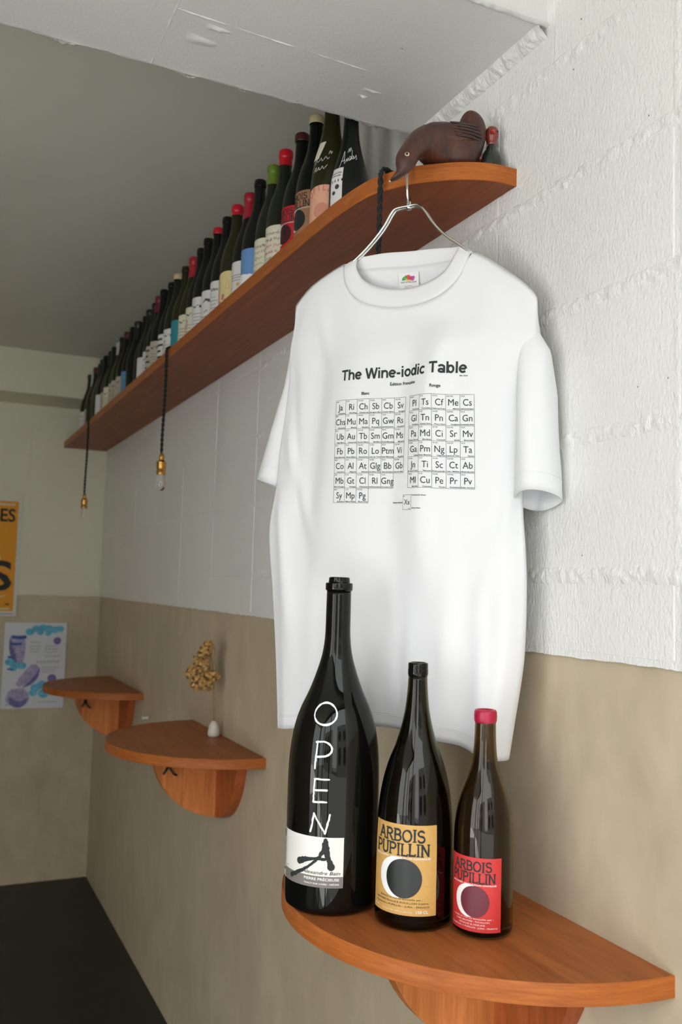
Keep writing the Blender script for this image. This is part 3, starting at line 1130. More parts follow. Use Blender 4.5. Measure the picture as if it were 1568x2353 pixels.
# collar rib: ring of knit between seam and neck opening
def collar():
    V, F, n, m_ = [], [], 96, 6
    for i in range(n):
        an = 2*pi*i/n
        cu = (NECK_L+NECK_R)/2
        hw = (NECK_R-NECK_L)/2
        u_out = cu+hw*1.02*cos(an)
        back = sin(an) > 0
        z_out = neck_seam(min(max(u_out, NECK_L+.0001), NECK_R-.0001), back)
        for j in range(m_+1):
            t = j/m_
            rib = .026 if not back else .024
            u_in = cu+(hw-.022)*cos(an)
            sh = interp(u_in, SHL)
            d = (.080 if not back else .008)*math.sqrt(max(0, 1-abs(cos(an))**2.4))
            z_in = sh+.003-d
            u = u_out*(1-t)+u_in*t
            z = z_out*(1-t)+z_in*t
            f = abs(sin(an))
            if back:
                w = wback(u, min(z, interp(u, SHL)-.004))*(.6+.4*f)-.001-.004*t*f
            else:
                w = wfront(u, min(z, interp(u, SHL)-.004))*(.9)+.0016-.006*t*f
                w = w*min(1, f*4)
            bul = .0012*sin(pi*t)
            V.append(S(u, w+(bul if not back else -bul), z))
    for i in range(n):
        i2 = (i+1) % n
        for j in range(m_):
            F.append((i*(m_+1)+j, i2*(m_+1)+j, i2*(m_+1)+j+1, i*(m_+1)+j+1))
    o = mobj('collar_rib', V, F, M_rib, shirt, True)
    d_ = o.modifiers.new('thick', 'SOLIDIFY')
    d_.thickness = .0026
    d_.offset = 0
    seam = [V[i*(m_+1)] for i in range(n)]
    MB().tube([seam[i] for i in range(n)]+[seam[0]], .0009, 5, False).build('collar_seam', M_stitch, shirt, True)
collar()

# hem stitching
for dz in (.020, .0225):
    pts = []
    for i in range(1, 60):
        a, b = edges(1.29)
        u = a+(b-a)*i/60
        z = hem_z(u)+dz
        pts.append(S(u, wfront(u, z)+.0009, z))
    MB().tube(pts, .0004, 5).build('hem_stitching', M_stitch, shirt, True)

# neck tag
tagm = mat('white_satin_tag', (.80, .80, .80), .5)
def tagp(x, y, off=0):
    u = -.0025+x
    zt = interp(u, SHL)-.041
    return S(u, -.0085+off-.004*(-y/.036), zt+y)
V = [tagp(-.0185+.037*i/4, -.036*j/3) for i in range(5) for j in range(4)]
tg = mobj('neck_tag', V, [(i*4+j, i*4+j+1, i*4+j+5, i*4+j+4) for i in range(4) for j in range(3)], tagm, shirt)
def tagmap(x, y):
    return tagp(x, y, .0009)
for nm, rgb, ds in (('red_fruit_print', (.75, .06, .08), [(0, -.0085, .0042), (.0035, -.0105, .003)]), ('green_fruit_print', (.10, .42, .10), [(-.0075, -.010, .0032), (-.0045, -.0075, .0025), (-.010, -.0115, .0022)]), ('purple_fruit_print', (.55, .10, .40), [(.0075, -.0115, .003), (.0095, -.009, .0024), (.006, -.0085, .002)]), ('yellow_fruit_print', (.80, .62, .12), [(-.002, -.0125, .0022), (.002, -.0135, .0018)])):
    p = Print()
    for x, y, r_ in ds:
        p.disc(x, y, r_, 12, 1)
    p.map(nm, lambda x, y: tagp(x, y, .0010), mat(nm, rgb, .6), tg)
p = Print()
p.text('FRUIT OF THE LOOM', 0, -.0175, .0020, 'C', 1, .029)
for k in range(3):
    p.rect(-.008, -.023-.003*k, .008, -.0225-.003*k, 1, 1)
p.map('tag_lettering', tagmap, mat('grey_ink', (.25, .25, .25), .7), tg)

# --- shirt print, laid on the cloth by arc length
ARC = {}
def arc_u(s, z):
    key = round(z, 2)
    if key not in ARC:
        def walk(sign):
            L, u, acc = [(0.0, .030)], .030, 0.0
            pw = wfront(u, key)
            for _ in range(260):
                u += sign*.001
                w = wfront(u, key)
                acc += math.hypot(.001, w-pw)
                pw = w
                L.append((acc, u))
            return L
        ARC[key] = (walk(1), walk(-1))
    L = ARC[key][0 if s >= 0 else 1]
    a = abs(s)
    lo, hi = 0, len(L)-1
    while hi-lo > 1:
        md = (lo+hi)//2
        if L[md][0] <= a:
            lo = md
        else:
            hi = md
    f = (a-L[lo][0])/(L[hi][0]-L[lo][0])
    return L[lo][1]+(L[hi][1]-L[lo][1])*f
def on_shirt(x, y):
    z = y-.034*x
    z0 = math.floor(z*100)/100
    f = (z-z0)*100
    u = arc_u(x, z0)*(1-f)+arc_u(x, z0+.01)*f
    return S(u, wfront(u, z)+.0013, z)

CWD, RH = .0219, .0241
B0, R0, GT = -.1364, .005, 1.8165
blanc = [['Ja|Jacquère', 'Ri|Riesling', 'Ch|Chardonnay', 'Sb|Sauvignon Blanc', 'Cb|Chenin Blanc', 'Sv|Savagnin'],
         ['Chs|Chasselas', 'Mu|Muscat', 'Ma|Macabeu', 'Pq|Picquepoul', 'Gw|Gewürztraminer', 'Rs|Roussanne'],
         ['Ub|Ugni Blanc', 'Au|Auxerrois', 'Tb|Terret Blanc', 'Sm|Sémillon', 'Gm|Gros Manseng', 'Ms|Marsanne'],
         ['Fb|Folle Blanche', 'Pb|Pinot Blanc', 'Ro|Romorantin', "Lo|Loin de l'Oeil", 'Ptm|Petit Manseng', 'Vi|Viognier'],
         ['Co|Colombard', 'Al|Aligoté', 'At|Altesse', 'Glg|Grolleau Gris', 'Bb|Bourboulenc', 'Gb|Grenache Blanc'],
         ['Mb|Melon de Bourgogne', 'Gt|Gringet', 'Cl|Clairette', 'Rl|Rolle/Vermentino', 'Gng|Grenache Gris'],
         ['Sy|Sylvaner', 'Mp|Menu Pineau', 'Pg|Pinot Gris']]
rouge = [['Pl|Poulsard', 'Ts|Trousseau', 'Cf|Cabernet Franc', 'Me|Merlot', 'Cs|Cabernet Sauvignon'],
         ['Gl|Grolleau', 'Tn|Tannat Noir', 'Pn|Pinot Noir', 'Ca|Carignan', 'Gn|Grenache Noir'],
         ["Pa|Pineau d'Aunis", 'Md|Mondeuse', 'Ci|Cinsault', 'Sr|Syrah', 'Mv|Mourvèdre'],
         ['Ga|Gamay', 'Pm|Pinot Meunier', 'Ng|Négrette', 'Lp|Lledoner Pelut', 'Ta|Tannat'],
         ['Jn|Jurançon Noir', 'Ti|Tibouren', 'Sc|Sciaccarellu', 'Ct|Côt / Malbec', 'Ab|Alicante Bouschet'],
         ['Ml|Merille', 'Cu|Counoise', 'Pe|Persan', 'Pr|Prunelard', 'Pv|Petit Verdot']]
nums = {0: ['10-11', '11-13', '11.5-13.5', '12-13.5', '12-14', '12.5-14.5'], 1: ['10-12.5', '11-13', '12-13.5', '12.5-14.5', '13-15']}
gl, gt = Print(), Print()
def cell(x, y, txt, num):
    sym, nm = txt.split('|')
    lw_ = .00042
    gl.line((x, y), (x+CWD, y), lw_).line((x, y-RH), (x+CWD, y-RH), lw_)
    gl.line((x, y), (x, y-RH), lw_, 5).line((x+CWD, y), (x+CWD, y-RH), lw_, 5)
    gt.text(sym, x+CWD*.52, y-.0172, .0100, 'C', width=None, sx=.92)
    gt.text(num, x+.0012, y-.0035, .0018, 'L', 1)
    gt.text(nm, x+CWD-.0008, y-RH+.0012, .0017, 'R', 1, min(CWD*.93, len(nm)*.0017))
for tbl, x0, nn in ((blanc, B0, 0), (rouge, R0, 1)):
    for rI, row in enumerate(tbl):
        for cI, tx in enumerate(row):
            cell(x0+CWD*cI, GT-RH*rI, tx, nums[nn][cI])
xk, yk = -.004, 1.661
gl.line((xk, yk), (xk+.017, yk), .0004).line((xk, yk-.0235), (xk+.017, yk-.0235), .0004).line((xk, yk), (xk, yk-.0235), .0004).line((xk+.017, yk), (xk+.017, yk-.0235), .0004)
gt.text('Xx', xk+.0088, yk-.0155, .0085, 'C', sx=.8)
gt.text('0-1', xk+.001, yk-.003, .0015, 'L', 1)
gt.text('name', xk+.016, yk-.0222, .0014, 'R', 1)
gt.text('(% Alcohol by Volume', xk+.0185, yk-.0015, .0019, 'L', 1)
gt.text('(Variety Name', xk+.0185, yk-.0215, .0019, 'L', 1)
gt.text('Variety Symbol)', xk-.0012, yk-.0130, .0022, 'R', 1)
gt.text('Blanc', -.078, 1.8235, .0046, 'C', 1)
gt.text('Rouge', .054, 1.8275, .0046, 'C', 1)
gt.text('Édition Française', -.010, 1.8365, .0046, 'C', 1, .050)
gt.text('Ben_ Sense'.replace('_', '.'), .098, 1.8445, .0020, 'C', 1)
gl.map('printed_grid', on_shirt, M_inkgrey, shirt)
gt.map('printed_symbols', on_shirt, M_ink, shirt)
tt = Print()
grot_text(tt, 'The Wine-iodic Table', -.012, 1.8495, .0178, .230)
tt.map('printed_title', on_shirt, M_ink, shirt)

# hanger
def hanger():
    t = thing('clothes_hanger', 'chrome wire clothes hanger hooked over the shelf edge, holding the t-shirt', 'hanger', (SP.x, SP.y, 2.14))
    L = [(0, 2.1475), (-.022, 2.1475), (-.032, 2.1405), (-.046, 2.120), (-.070, 2.0955), (-.100, 2.0725), (-.14, 2.0500), (-.175, 2.028), (-.190, 2.014)]
    Rr = [(0, 2.1475), (.016, 2.1465), (.028, 2.1375), (.046, 2.111), (.070, 2.0845), (.100, 2.0600), (.14, 2.0200), (.165, 1.994), (.176, 1.980)]
    def smooth(pts, w):
        out = []
        for i in range(len(pts)-1):
            p0, p1, p2, p3 = pts[max(i-1, 0)], pts[i], pts[i+1], pts[min(i+2, len(pts)-1)]
            for k in range(5):
                s = k/5
                q = [.5*((2*b)+(c-a)*s+(2*a-5*b+4*c-d)*s*s+(-a+3*b-3*c+d)*s**3) for a, b, c, d in zip(p0, p1, p2, p3)]
                out.append(S(q[0], w, q[1]))
        out.append(S(pts[-1][0], w, pts[-1][1]))
        return out
    for w in (-.0035, .0035):
        MB().tube(smooth(L, w)[::-1]+smooth(Rr, w)[1:], .0021, 10).build('shoulder_wire', M_chrome, t, True)
    MB().lathe([(0, .004), (.002, .005), (.012, .005), (.014, .0035), (.020, .0030)], 16, (SP.x, SP.y, 2.1425)).build('collar_ferrule', M_chrome, t, True)
    # hook: up the shelf's edge, over the top
    hk = [(0, 0, 2.155), (-.001, 0, 2.180), (-.002, .001, 2.208), (-.0015, -.002, 2.2195), (0, -.009, 2.2265), (0, -.018, 2.2270), (0, -.027, 2.2235)]
    MB().tube([SP+SE*a+SN*(b+.006)+Vector((0, 0, z)) for a, b, z in hk], .0021, 10).build('hook', M_chrome, t, True)
hanger()

# ------------------------------------------------------------------ bottles on the long shelf
row_kn = base_round([(.05, .0405), (.125, .0402), (.15, .0378), (.175, .0325), (.20, .0245), (.225, .0178), (.25, .0150), (.283, .0142)], .0405)
pf_row = smooth_prof(row_kn, 40)
tall_kn = base_round([(.07, .0405), (.115, .0400), (.1539, .0352), (.178, .0300), (.1993, .0250), (.23, .0190), (.2678, .0156), (.318, .0150)], .0405)
pf_tall = smooth_prof(tall_kn, 44)
pf_signed = smooth_prof(base_round([(.05, .0405), (.080, .0400), (.1024, .0350), (.125, .0290), (.146, .0232), (.165, .0190), (.182, .0165), (.2152, .0145), (.26, .0140)], .0405), 44)
row_mesh = {}
def row_body(prof, mt):
    key = (id(prof), mt.name)
    if key not in row_mesh:
        z1 = prof[-1][0]
        b = MB().lathe([(0, .026)]+prof, 32)
        b.lathe([(z1-.002, .0150), (z1, .0156), (z1+.009, .0158), (z1+.0095, .0150), (z1+.016, .0148), (z1+.017, .0135)], 24)
        o = b.build('glass_body', mt, None, True)
        row_mesh[key] = o.data
        bpy.data.objects.remove(o)
    return row_mesh[key]
def capsule(t, prof, mt, z_low, name='wax_cap', slant=0):
    z1 = prof[-1][0]
    pts = [(z, surf(prof, z)+.0010) for z in [z_low+(z1-.002-z_low)*i/5 for i in range(6)]] if z_low < z1-.004 else []
    pts += [(z1-.001, .0160), (z1+.001, .0168), (z1+.012, .0168), (z1+.0165, .0160), (z1+.0185, .0135), (z1+.0187, .002)]
    o = MB().lathe(pts, 24, close=False).build(name, mt, t, True)
    if slant:
        for v in o.data.vertices:
            if v.co.z < z_low+.02:
                v.co.z += slant*v.co.x
    return o
PAP = {'white': (.74, .74, .71), 'cream': (.74, .70, .54), 'beige': (.50, .45, .36), 'blue': lin(104, 150, 205), 'teal': lin(40, 140, 150), 'peach': lin(226, 170, 140), 'tan': lin(158, 112, 78), 'red': lin(190, 26, 38), 'pale_yellow': lin(226, 212, 150), 'sky': lin(90, 140, 180)}
def paper(k):
    return m_paper(k+'_row_label', PAP[k])
INKC = {'k': M_ink, 'r': mat('red_ink', (.55, .06, .04), .7), 'g': mat('green_ink', (.22, .42, .05), .7), 'o': mat('orange_ink', (.80, .40, .05), .7), 'w': M_white_ink, 'p': mat('pink_ink', (.55, .18, .16), .7)}
def scribbles(lab, prof, phi, w, z0, z1, key, seed, colr2=None):
    rnd = random.Random(seed)
    fn = wrap(prof, phi, .0009)
    p, q = Print(), Print()
    rows = 5
    for i in range(rows):
        y = z0+(z1-z0)*(.12+.8*i/rows)
        x = -w*.44
        while x < w*.42:
            l = rnd.uniform(.004, .010)
            tgt = q if (colr2 and i in (1, 2)) else p
            tgt.stroke([(x+l*k/4, y+rnd.uniform(-.0022, .0022)+(.003 if k % 2 else -.002)) for k in range(5)], .0011)
            x += l+rnd.uniform(.0015, .006)
    p.map('scribble_print', fn, INKC[key], lab)['kind'] = 'stuff'
    if colr2:
        q.map('coloured_print', fn, INKC[colr2], lab)['kind'] = 'stuff'
def text_lines(lab, prof, phi, w, z0, z1, seed, big=None, n=3):
    p = Print()
    rnd = random.Random(seed)
    h = z1-z0
    if big:
        p.text(big, 0, z0+h*.68, h*.09, 'C', 1, w*.6)
    for i in range(n):
        l = w*rnd.uniform(.3, .75)
        y = z0+h*(.15+.11*i)
        p.rect(-l/2, y, l/2, y+.0012, 8, 1)
    p.map('label_print', wrap(prof, phi, .0009), M_inkgrey, lab)

CAPC = {'red': mat('red_wax', lin(196, 16, 36), .3), 'darkred': mat('oxblood_cap', lin(70, 22, 22), .4), 'green': mat('green_wax', lin(104, 132, 44), .35), 'cream': mat('cream_wax', lin(205, 190, 150), .5), 'crimson': mat('crimson_capsule', lin(168, 30, 44), .35), 'white': mat('white_capsule', lin(190, 190, 185), .4), 'black': mat('black_capsule', (.010, .010, .010), .35), 'wine': mat('wine_capsule', lin(110, 14, 40), .35)}
# (cap, cap words, lower edge of cap, label paper, label words, decoration, glass)
ROW = [
 ('cream', 'cream wax on its cork', .290, 'tan', 'tan eclipse label', 'arbois', 0),
 ('darkred', 'oxblood cap', .283, 'red', 'red eclipse label', 'arbois', 0),
 ('red', 'bright red wax cap', .262, 'cream', 'cream label scribbled in black and red', 'sr', 1),
 ('green', 'green wax cap', .252, 'cream', 'cream label scribbled in black and green', 'sg', 1),
 (None, 'bare black neck', 0, 'blue', 'blue sky label', 'sky', 0),
 ('crimson', 'long crimson capsule', .235, 'white', 'white label with a small orange mark', 'or', 0),
 ('red', 'glossy red wax cap', .272, 'pale_yellow', 'pale yellow label with pink arch', 'pink', 2),
 (None, 'bare dark neck', 0, 'white', 'narrow white label', 'narrow', 0),
 ('red', 'thin red cap', .285, 'white', 'white label with a grey bird drawing', 'bird', 0),
 (None, 'bare dark neck', 0, 'white', 'tall white label with grey print', 'lines', 0),
 (None, 'bare dark neck', 0, 'cream', 'cream label with a red patch', 'redpatch', 0),
 ('crimson', 'crimson capsule', .238, 'cream', 'plain cream label', 'lines', 2),
 (None, 'olive neck', 0, 'teal', 'teal label', 'plain', 2),
 ('cream', 'cream wax cap', .284, 'white', 'white label with red corner', 'redpatch', 1),
 (None, 'bare dark neck', 0, 'white', 'white label with black bars', 'bars', 0),
 (None, 'bare dark neck', 0, 'beige', 'beige label', 'lines', 0),
 ('wine', 'wine-red capsule', .240, 'beige', 'beige label with dark bars', 'bars', 0),
 ('black', 'black capsule', .240, 'white', 'white pointed label', 'narrow', 0),
 ('black', 'black wax cap', .262, 'white', 'white label', 'plain', 1),
 (None, 'bare dark neck', 0, None, 'no label in view', None, 0),
 ('black', 'tall black capsule', .225, None, 'no label in view', None, 0),
 (None, 'dark reddish neck', 0, 'sky', 'pale blue label', 'plain', 0),
 ('darkred', 'oxblood cap', .270, 'beige', 'beige label and dark band', 'lines', 0),
 (None, 'olive neck', 0, 'beige', 'beige label', 'lines', 2),
 ('white', 'white capsule', .245, 'beige', 'worn beige label', 'lines', 1),
 (None, 'bare green neck', 0, 'cream', 'cream label', 'lines', 1),
 ('black', 'black capsule', .240, 'beige', 'beige label with scribble', 'sr', 0),
 (None, 'bare dark neck', 0, 'white', 'white label', 'plain', 0),
 ('black', 'black cap', .270, None, 'no label in view', None, 1),
 (None, 'bare dark neck', 0, None, 'no label in view', None, 2),
 ('darkred', 'oxblood cap', .270, None, 'no label in view', None, 2),
 ('white', 'pale capsule', .225, 'beige', 'narrow beige label', 'narrow', 1),
 ('black', 'black cap', .280, 'white', 'white label', 'lines', 2),
]
ORD = ['first', 'second', 'third', 'fourth', 'fifth', 'sixth', 'seventh', 'eighth', 'ninth', 'tenth', 'eleventh', 'twelfth', 'thirteenth', 'fourteenth', 'fifteenth', 'sixteenth', 'seventeenth', 'eighteenth', 'nineteenth', 'twentieth'] + ['twenty-'+x for x in ['first', 'second', 'third', 'fourth', 'fifth', 'sixth', 'seventh', 'eighth', 'ninth']] + ['thirtieth'] + ['thirty-'+x for x in ['first', 'second', 'third', 'fourth', 'fifth', 'sixth', 'seventh', 'eighth', 'ninth']]
GRP = 'wine bottles in a row on the long upper shelf'

def place_bottle(x, y, mesh, label):
    t = thing('wine_bottle', label, 'bottle', (x, y, 2.2202), GRP, False)
    d = Vector((-.87-x, -y))
    d.normalize()
    face_to(t, d.x, d.y)
    o = bpy.data.objects.new('glass_body', mesh)
    col.objects.link(o)
    o.parent = t
    return t

# two taller bottles nearest the duck
t = place_bottle(-.147, 1.5605, row_body(pf_signed, M_g_row[0]), 'black bottle nearest the duck, signed in white, with a white label')
la = label_patch('label', pf_signed, -42, .030, .030, .104, paper('white'), t)
p = Print()
p.text('portrait of the', 0, .092, .0030, 'C', 1, .024)
p.text('artist as the', 0, .086, .0030, 'C', 1, .022)
p.disc(.004, .064, .005, 12, 2).disc(-.004, .053, .004, 12, 2)
p.map('label_print', wrap(pf_signed, -42, .0009), M_inkgrey, la)
def handwriting(words, prof, phi, w=.0011):
    for pts in words:
        q = Print()
        out = []
        n = len(pts)
        for i in range(n-1):
            p0, p1, p2, p3 = pts[max(i-1, 0)], pts[i], pts[i+1], pts[min(i+2, n-1)]
            for k in range(5):
                s_ = k/5
                out.append(tuple(.5*((2*b_)+(c_-a_)*s_+(2*a_-5*b_+4*c_-d_)*s_*s_+(-a_+3*b_-3*c_+d_)*s_**3) for a_, b_, c_, d_ in zip(p0, p1, p2, p3)))
        out.append(pts[-1])
        q.stroke(out, [w*random.uniform(.7, 1.15) for _ in out])
        q.map('white_handwriting', wrap(prof, phi, .0008), M_chalk, t)
# "Andes", written upwards
handwriting([[(-.016, .104), (-.012, .122), (-.008, .140), (-.006, .122), (-.004, .111)], [(-.013, .117), (-.004, .120)],
             [(-.002, .114), (.000, .122), (.002, .116), (.004, .124), (.006, .118), (.010, .120), (.012, .126), (.008, .127), (.009, .120), (.013, .123), (.0155, .142), (.014, .124), (.017, .122), (.020, .127), (.017, .129), (.019, .123), (.024, .127), (.026, .132), (.027, .124), (.024, .121)],
             [(.002, .136), (.006, .146), (.008, .138), (.011, .148), (.013, .141)]], pf_signed, -14)
t = place_bottle(-.153, 1.6425, row_body(pf_tall, M_g_row[2]), 'olive-black bottle second from the duck, white handwriting, arched peach PUPILLIN label')
la = label_patch('label', pf_tall, -25, .075, .016, .098, paper('peach'), t, top=lambda s: .012*math.sqrt(max(0, 1-s*s))-.012)
p = Print()
rr_ = .034
for i, c in enumerate('PUPILLIN'):
    a = R(150-120*i/7)
    V, F = GLYPH[c, 1]
    k = .012/CAP
    ca, sa = cos(a-pi/2), sin(a-pi/2)
    p.add([((px-ADV[c]/2)*k*.8*ca-py*k*sa+rr_*cos(a), (px-ADV[c]/2)*k*.8*sa+py*k*ca+.052+rr_*sin(a)) for px, py in V], F)
p.map('label_lettering', wrap(pf_tall, -25, .0009), INKC['p'], la)
p = Print()
p.disc(0, .045, .018, 20, 3, .016)
p.map('label_wash', wrap(pf_tall, -25, .0007), mat('rose_wash', lin(206, 140, 120), .7), la)
handwriting([[(-.024, .128), (-.022, .136), (-.018, .137), (-.020, .130), (-.014, .132), (-.012, .137), (-.010, .131), (-.006, .133), (-.003, .138), (.000, .132), (.004, .135), (.008, .140)],
             [(-.026, .146), (-.022, .156), (-.018, .150), (-.012, .152), (-.008, .157), (-.005, .150), (.000, .154), (.004, .159), (.008, .153), (.012, .157)],
             [(.010, .164), (.014, .172), (.016, .165), (.019, .171)]], pf_tall, -22, .0010)
nl = Print()
nl.rect(-.014, -.019, .014, .019, 6, 4)
nl.v = [(x*.9+y*.42, .176+y) for x, y in nl.v]
nl.map('neck_label', wrap(pf_tall, -52, .0005), paper('cream'), t)

for i, (cap, capw, czl, pap, papw, deco, gi) in enumerate(ROW):
    y = 1.727+.0877*i+random.uniform(-.0016, .0016)
    x = -.152+random.uniform(-.004, .004)+(.012 if 16 < i < 20 else 0)
    gm = M_g_row[gi]
    lb = 'bottle, %s, %s, %s from the duck' % (capw, papw, ORD[i+2])
    t = place_bottle(x, y, row_body(pf_row, gm), lb)
    if cap:
        capsule(t, pf_row, CAPC[cap], czl, 'wax_cap' if czl > .25 else 'capsule', .35 if cap == 'crimson' else 0)
    if not pap:
        continue
    phi, w, z0, z1 = -28, .105, .022, .112
    if deco == 'arbois':
        phi = -62
        arbois_label(t, pf_row, phi, .088, .018, .122, paper(pap), M_moon_k if pap == 'tan' else mat('maroon_ink', lin(60, 14, 20), .5), M_ink, [])
        continue
    if deco == 'narrow':
        phi, w = -48, .050
    if deco == 'pink':
        w = .090
    la = label_patch('label', pf_row, phi, w, z0, z1+random.uniform(-.004, .006), paper(pap), t, top=(lambda s: .016*math.sqrt(max(0, 1-s*s))-.016) if deco == 'pink' else None)
    f9 = wrap(pf_row, phi, .0009)
    if deco in ('sr', 'sg'):
        scribbles(la, pf_row, phi, w, z0, z1, 'k', 100+i, 'r' if deco == 'sr' else 'g')
    elif deco == 'sky':
        p = Print()
        for k in range(11):
            p.disc(-w*.46+w*.92*k/10, z0+.018, .0085+random.uniform(-.002, .003), 14, 2)
        p.rect(-w/2+.001, z0+.0003, w/2-.001, z0+.018, 16, 1)
        p.map('cloud_print', f9, M_white_ink, la)
    elif deco == 'or':
        p = Print()
        p.disc(-.006, z0+.028, .005, 12, 2)
        p.map('orange_mark', f9, INKC['o'], la)
        text_lines(la, pf_row, phi, w, z0+.03, z1, i)
    elif deco == 'pink':
        p = Print()
        p.rect(-w/2+.0005, z0, -w/2+.012, z1-.012, 3, 1)
        for k in range(14):
            p.disc(random.uniform(-.03, .03), z0+random.uniform(.005, .035), random.uniform(.002, .005), 9, 1)
        p.stroke([(-.006, z0+.040), (.0, z0+.066), (.006, z0+.040), (-.006, z0+.040)], .0012)
        p.map('pink_print', f9, INKC['p'], la)
    elif deco == 'bird':
        p = Print()
        p.stroke([(-.024, .075), (-.012, .084), (0, .080), (.016, .082)], [.002, .007, .009, .003])
        p.stroke([(-.02, .046), (-.008, .052), (.010, .050)], [.001, .003, .001])
        p.map('bird_print', f9, mat('slate_ink', (.07, .07, .08), .7), la)
        text_lines(la, pf_row, phi, w, z0-.004, z1-.03, i, None, 2)
    elif deco == 'redpatch':
        p = Print()
        p.stroke([(-.035, z0+.002), (-.03, z0+.03), (-.022, z0+.05)], [.020, .016, .004])
        p.map('red_print', f9, INKC['r'], la)
        text_lines(la, pf_row, phi, w, z0, z1, i, 'Vin', 3)
    elif deco == 'bars':
        p = Print()
        for k in range(4):
            p.rect(-w*.35, z0+.012+.02*k, -w*.35+random.uniform(.01, .05), z0+.019+.02*k, 6, 1)
        p.map('bar_print', f9, M_inkgrey, la)
    elif deco in ('lines', 'narrow'):
        text_lines(la, pf_row, phi, w, z0, z1, i, 'Vin', 4)

# ------------------------------------------------------------------ pendant lamps
M_bulb = mat('clear_bulb_glass', (1, 1, 1), .0, trans=1, ior=1.12)
def pendant(x, y, z_top, z_end, label, lead):
    t = thing('pendant_lamp', label, 'lamp', (x, y, z_end-.12), 'bare bulb pendants hanging from the shelf edge')
    path = [Vector(q) for q in lead]+[Vector((x, y, z_top-.012))]
    n = int((z_top-.012-z_end)/.004)
    for i in range(1, n+1):
        f = i/n
        path.append(Vector((x+.0015*sin(f*5), y, z_top-.012+(z_end-z_top+.012)*f)))
    # resample lead densely
    dense = []
    for a, b in zip(path, path[1:]):
        k = max(1, int((b-a).length/.004))
        for j in range(k):
            dense.append(a+(b-a)*j/k)
    dense.append(path[-1])
    c = MB()
    for ph in (0, pi):
        pts, acc = [], 0
        for j, q in enumerate(dense):
            if j:
                acc += (dense[j]-dense[j-1]).length
            tng = (dense[min(j+1, len(dense)-1)]-dense[max(j-1, 0)]).normalized()
            a = tng.orthogonal().normalized() if abs(tng.z) < .9 else Vector((1, 0, 0))
            b = tng.cross(a).normalized()
            an = acc/.030*2*pi+ph
            pts.append(q+(a*cos(an)+b*sin(an))*.0024)
        c.tube(pts, .0029, 6)
    c.build('twisted_cord', M_cord, t, True)
    z = z_end
    o = MB().lathe([(-.064, .0125), (-.0635, .0140), (-.052, .0142), (-.0505, .0132), (-.047, .0132), (-.046, .0143), (-.032, .0143), (-.031, .0155), (-.027, .0155), (-.0255, .0135), (-.020, .0085), (-.014, .0078), (-.008, .0085), (-.003, .0065), (.002, .0040)], 24, (x, y, z)).build('socket', M_brass, t)
    autosmooth(o, 35)
    bl = MB().lathe([(-.112, .001), (-.1115, .006), (-.109, .0115), (-.104, .0155), (-.0975, .0172), (-.091, .0165), (-.084, .0135), (-.076, .0110), (-.062, .0105)], 24, (x, y, z)).build('bulb', M_bulb, t, True)
    MB().tube([(x, y, z-.064), (x, y, z-.082), (x-.004, y, z-.095), (x, y, z-.099), (x+.004, y, z-.095), (x, y, z-.083)], .0012, 6).build('filament_stem', mat('pale_glass_stem', (.80, .80, .78), .25), bl, True)
    return t
pendant(-.229, 2.668, 2.222, 1.897, 'bare bulb pendant on black twisted cord, middle of the shelf', [(-.19, 2.70, 2.2235), (-.205, 2.685, 2.2240), (-.220, 2.672, 2.2232), (-.2275, 2.668, 2.219)])
pendant(-.2295, 4.053, 2.222, 1.886, 'bare bulb pendant nearest the back wall corner', [(-.197, 4.075, 2.2235), (-.212, 4.064, 2.2240), (-.222, 4.056, 2.2232), (-.2285, 4.053, 2.219)])
# the nearest one drops behind the shirt, which pushes it back a little
pendant(-.166, 1.392, 2.06, 1.897, 'lamp cord looping down beside the duck and behind the t-shirt', [(-.150, 1.345, 2.2262), (-.170, 1.335, 2.2272), (-.186, 1.328, 2.2278), (-.196, 1.322, 2.2245), (-.2015, 1.319, 2.214), (-.2005, 1.321, 2.190), (-.198, 1.326, 2.160), (-.192, 1.338, 2.120), (-.181, 1.361, 2.085)])

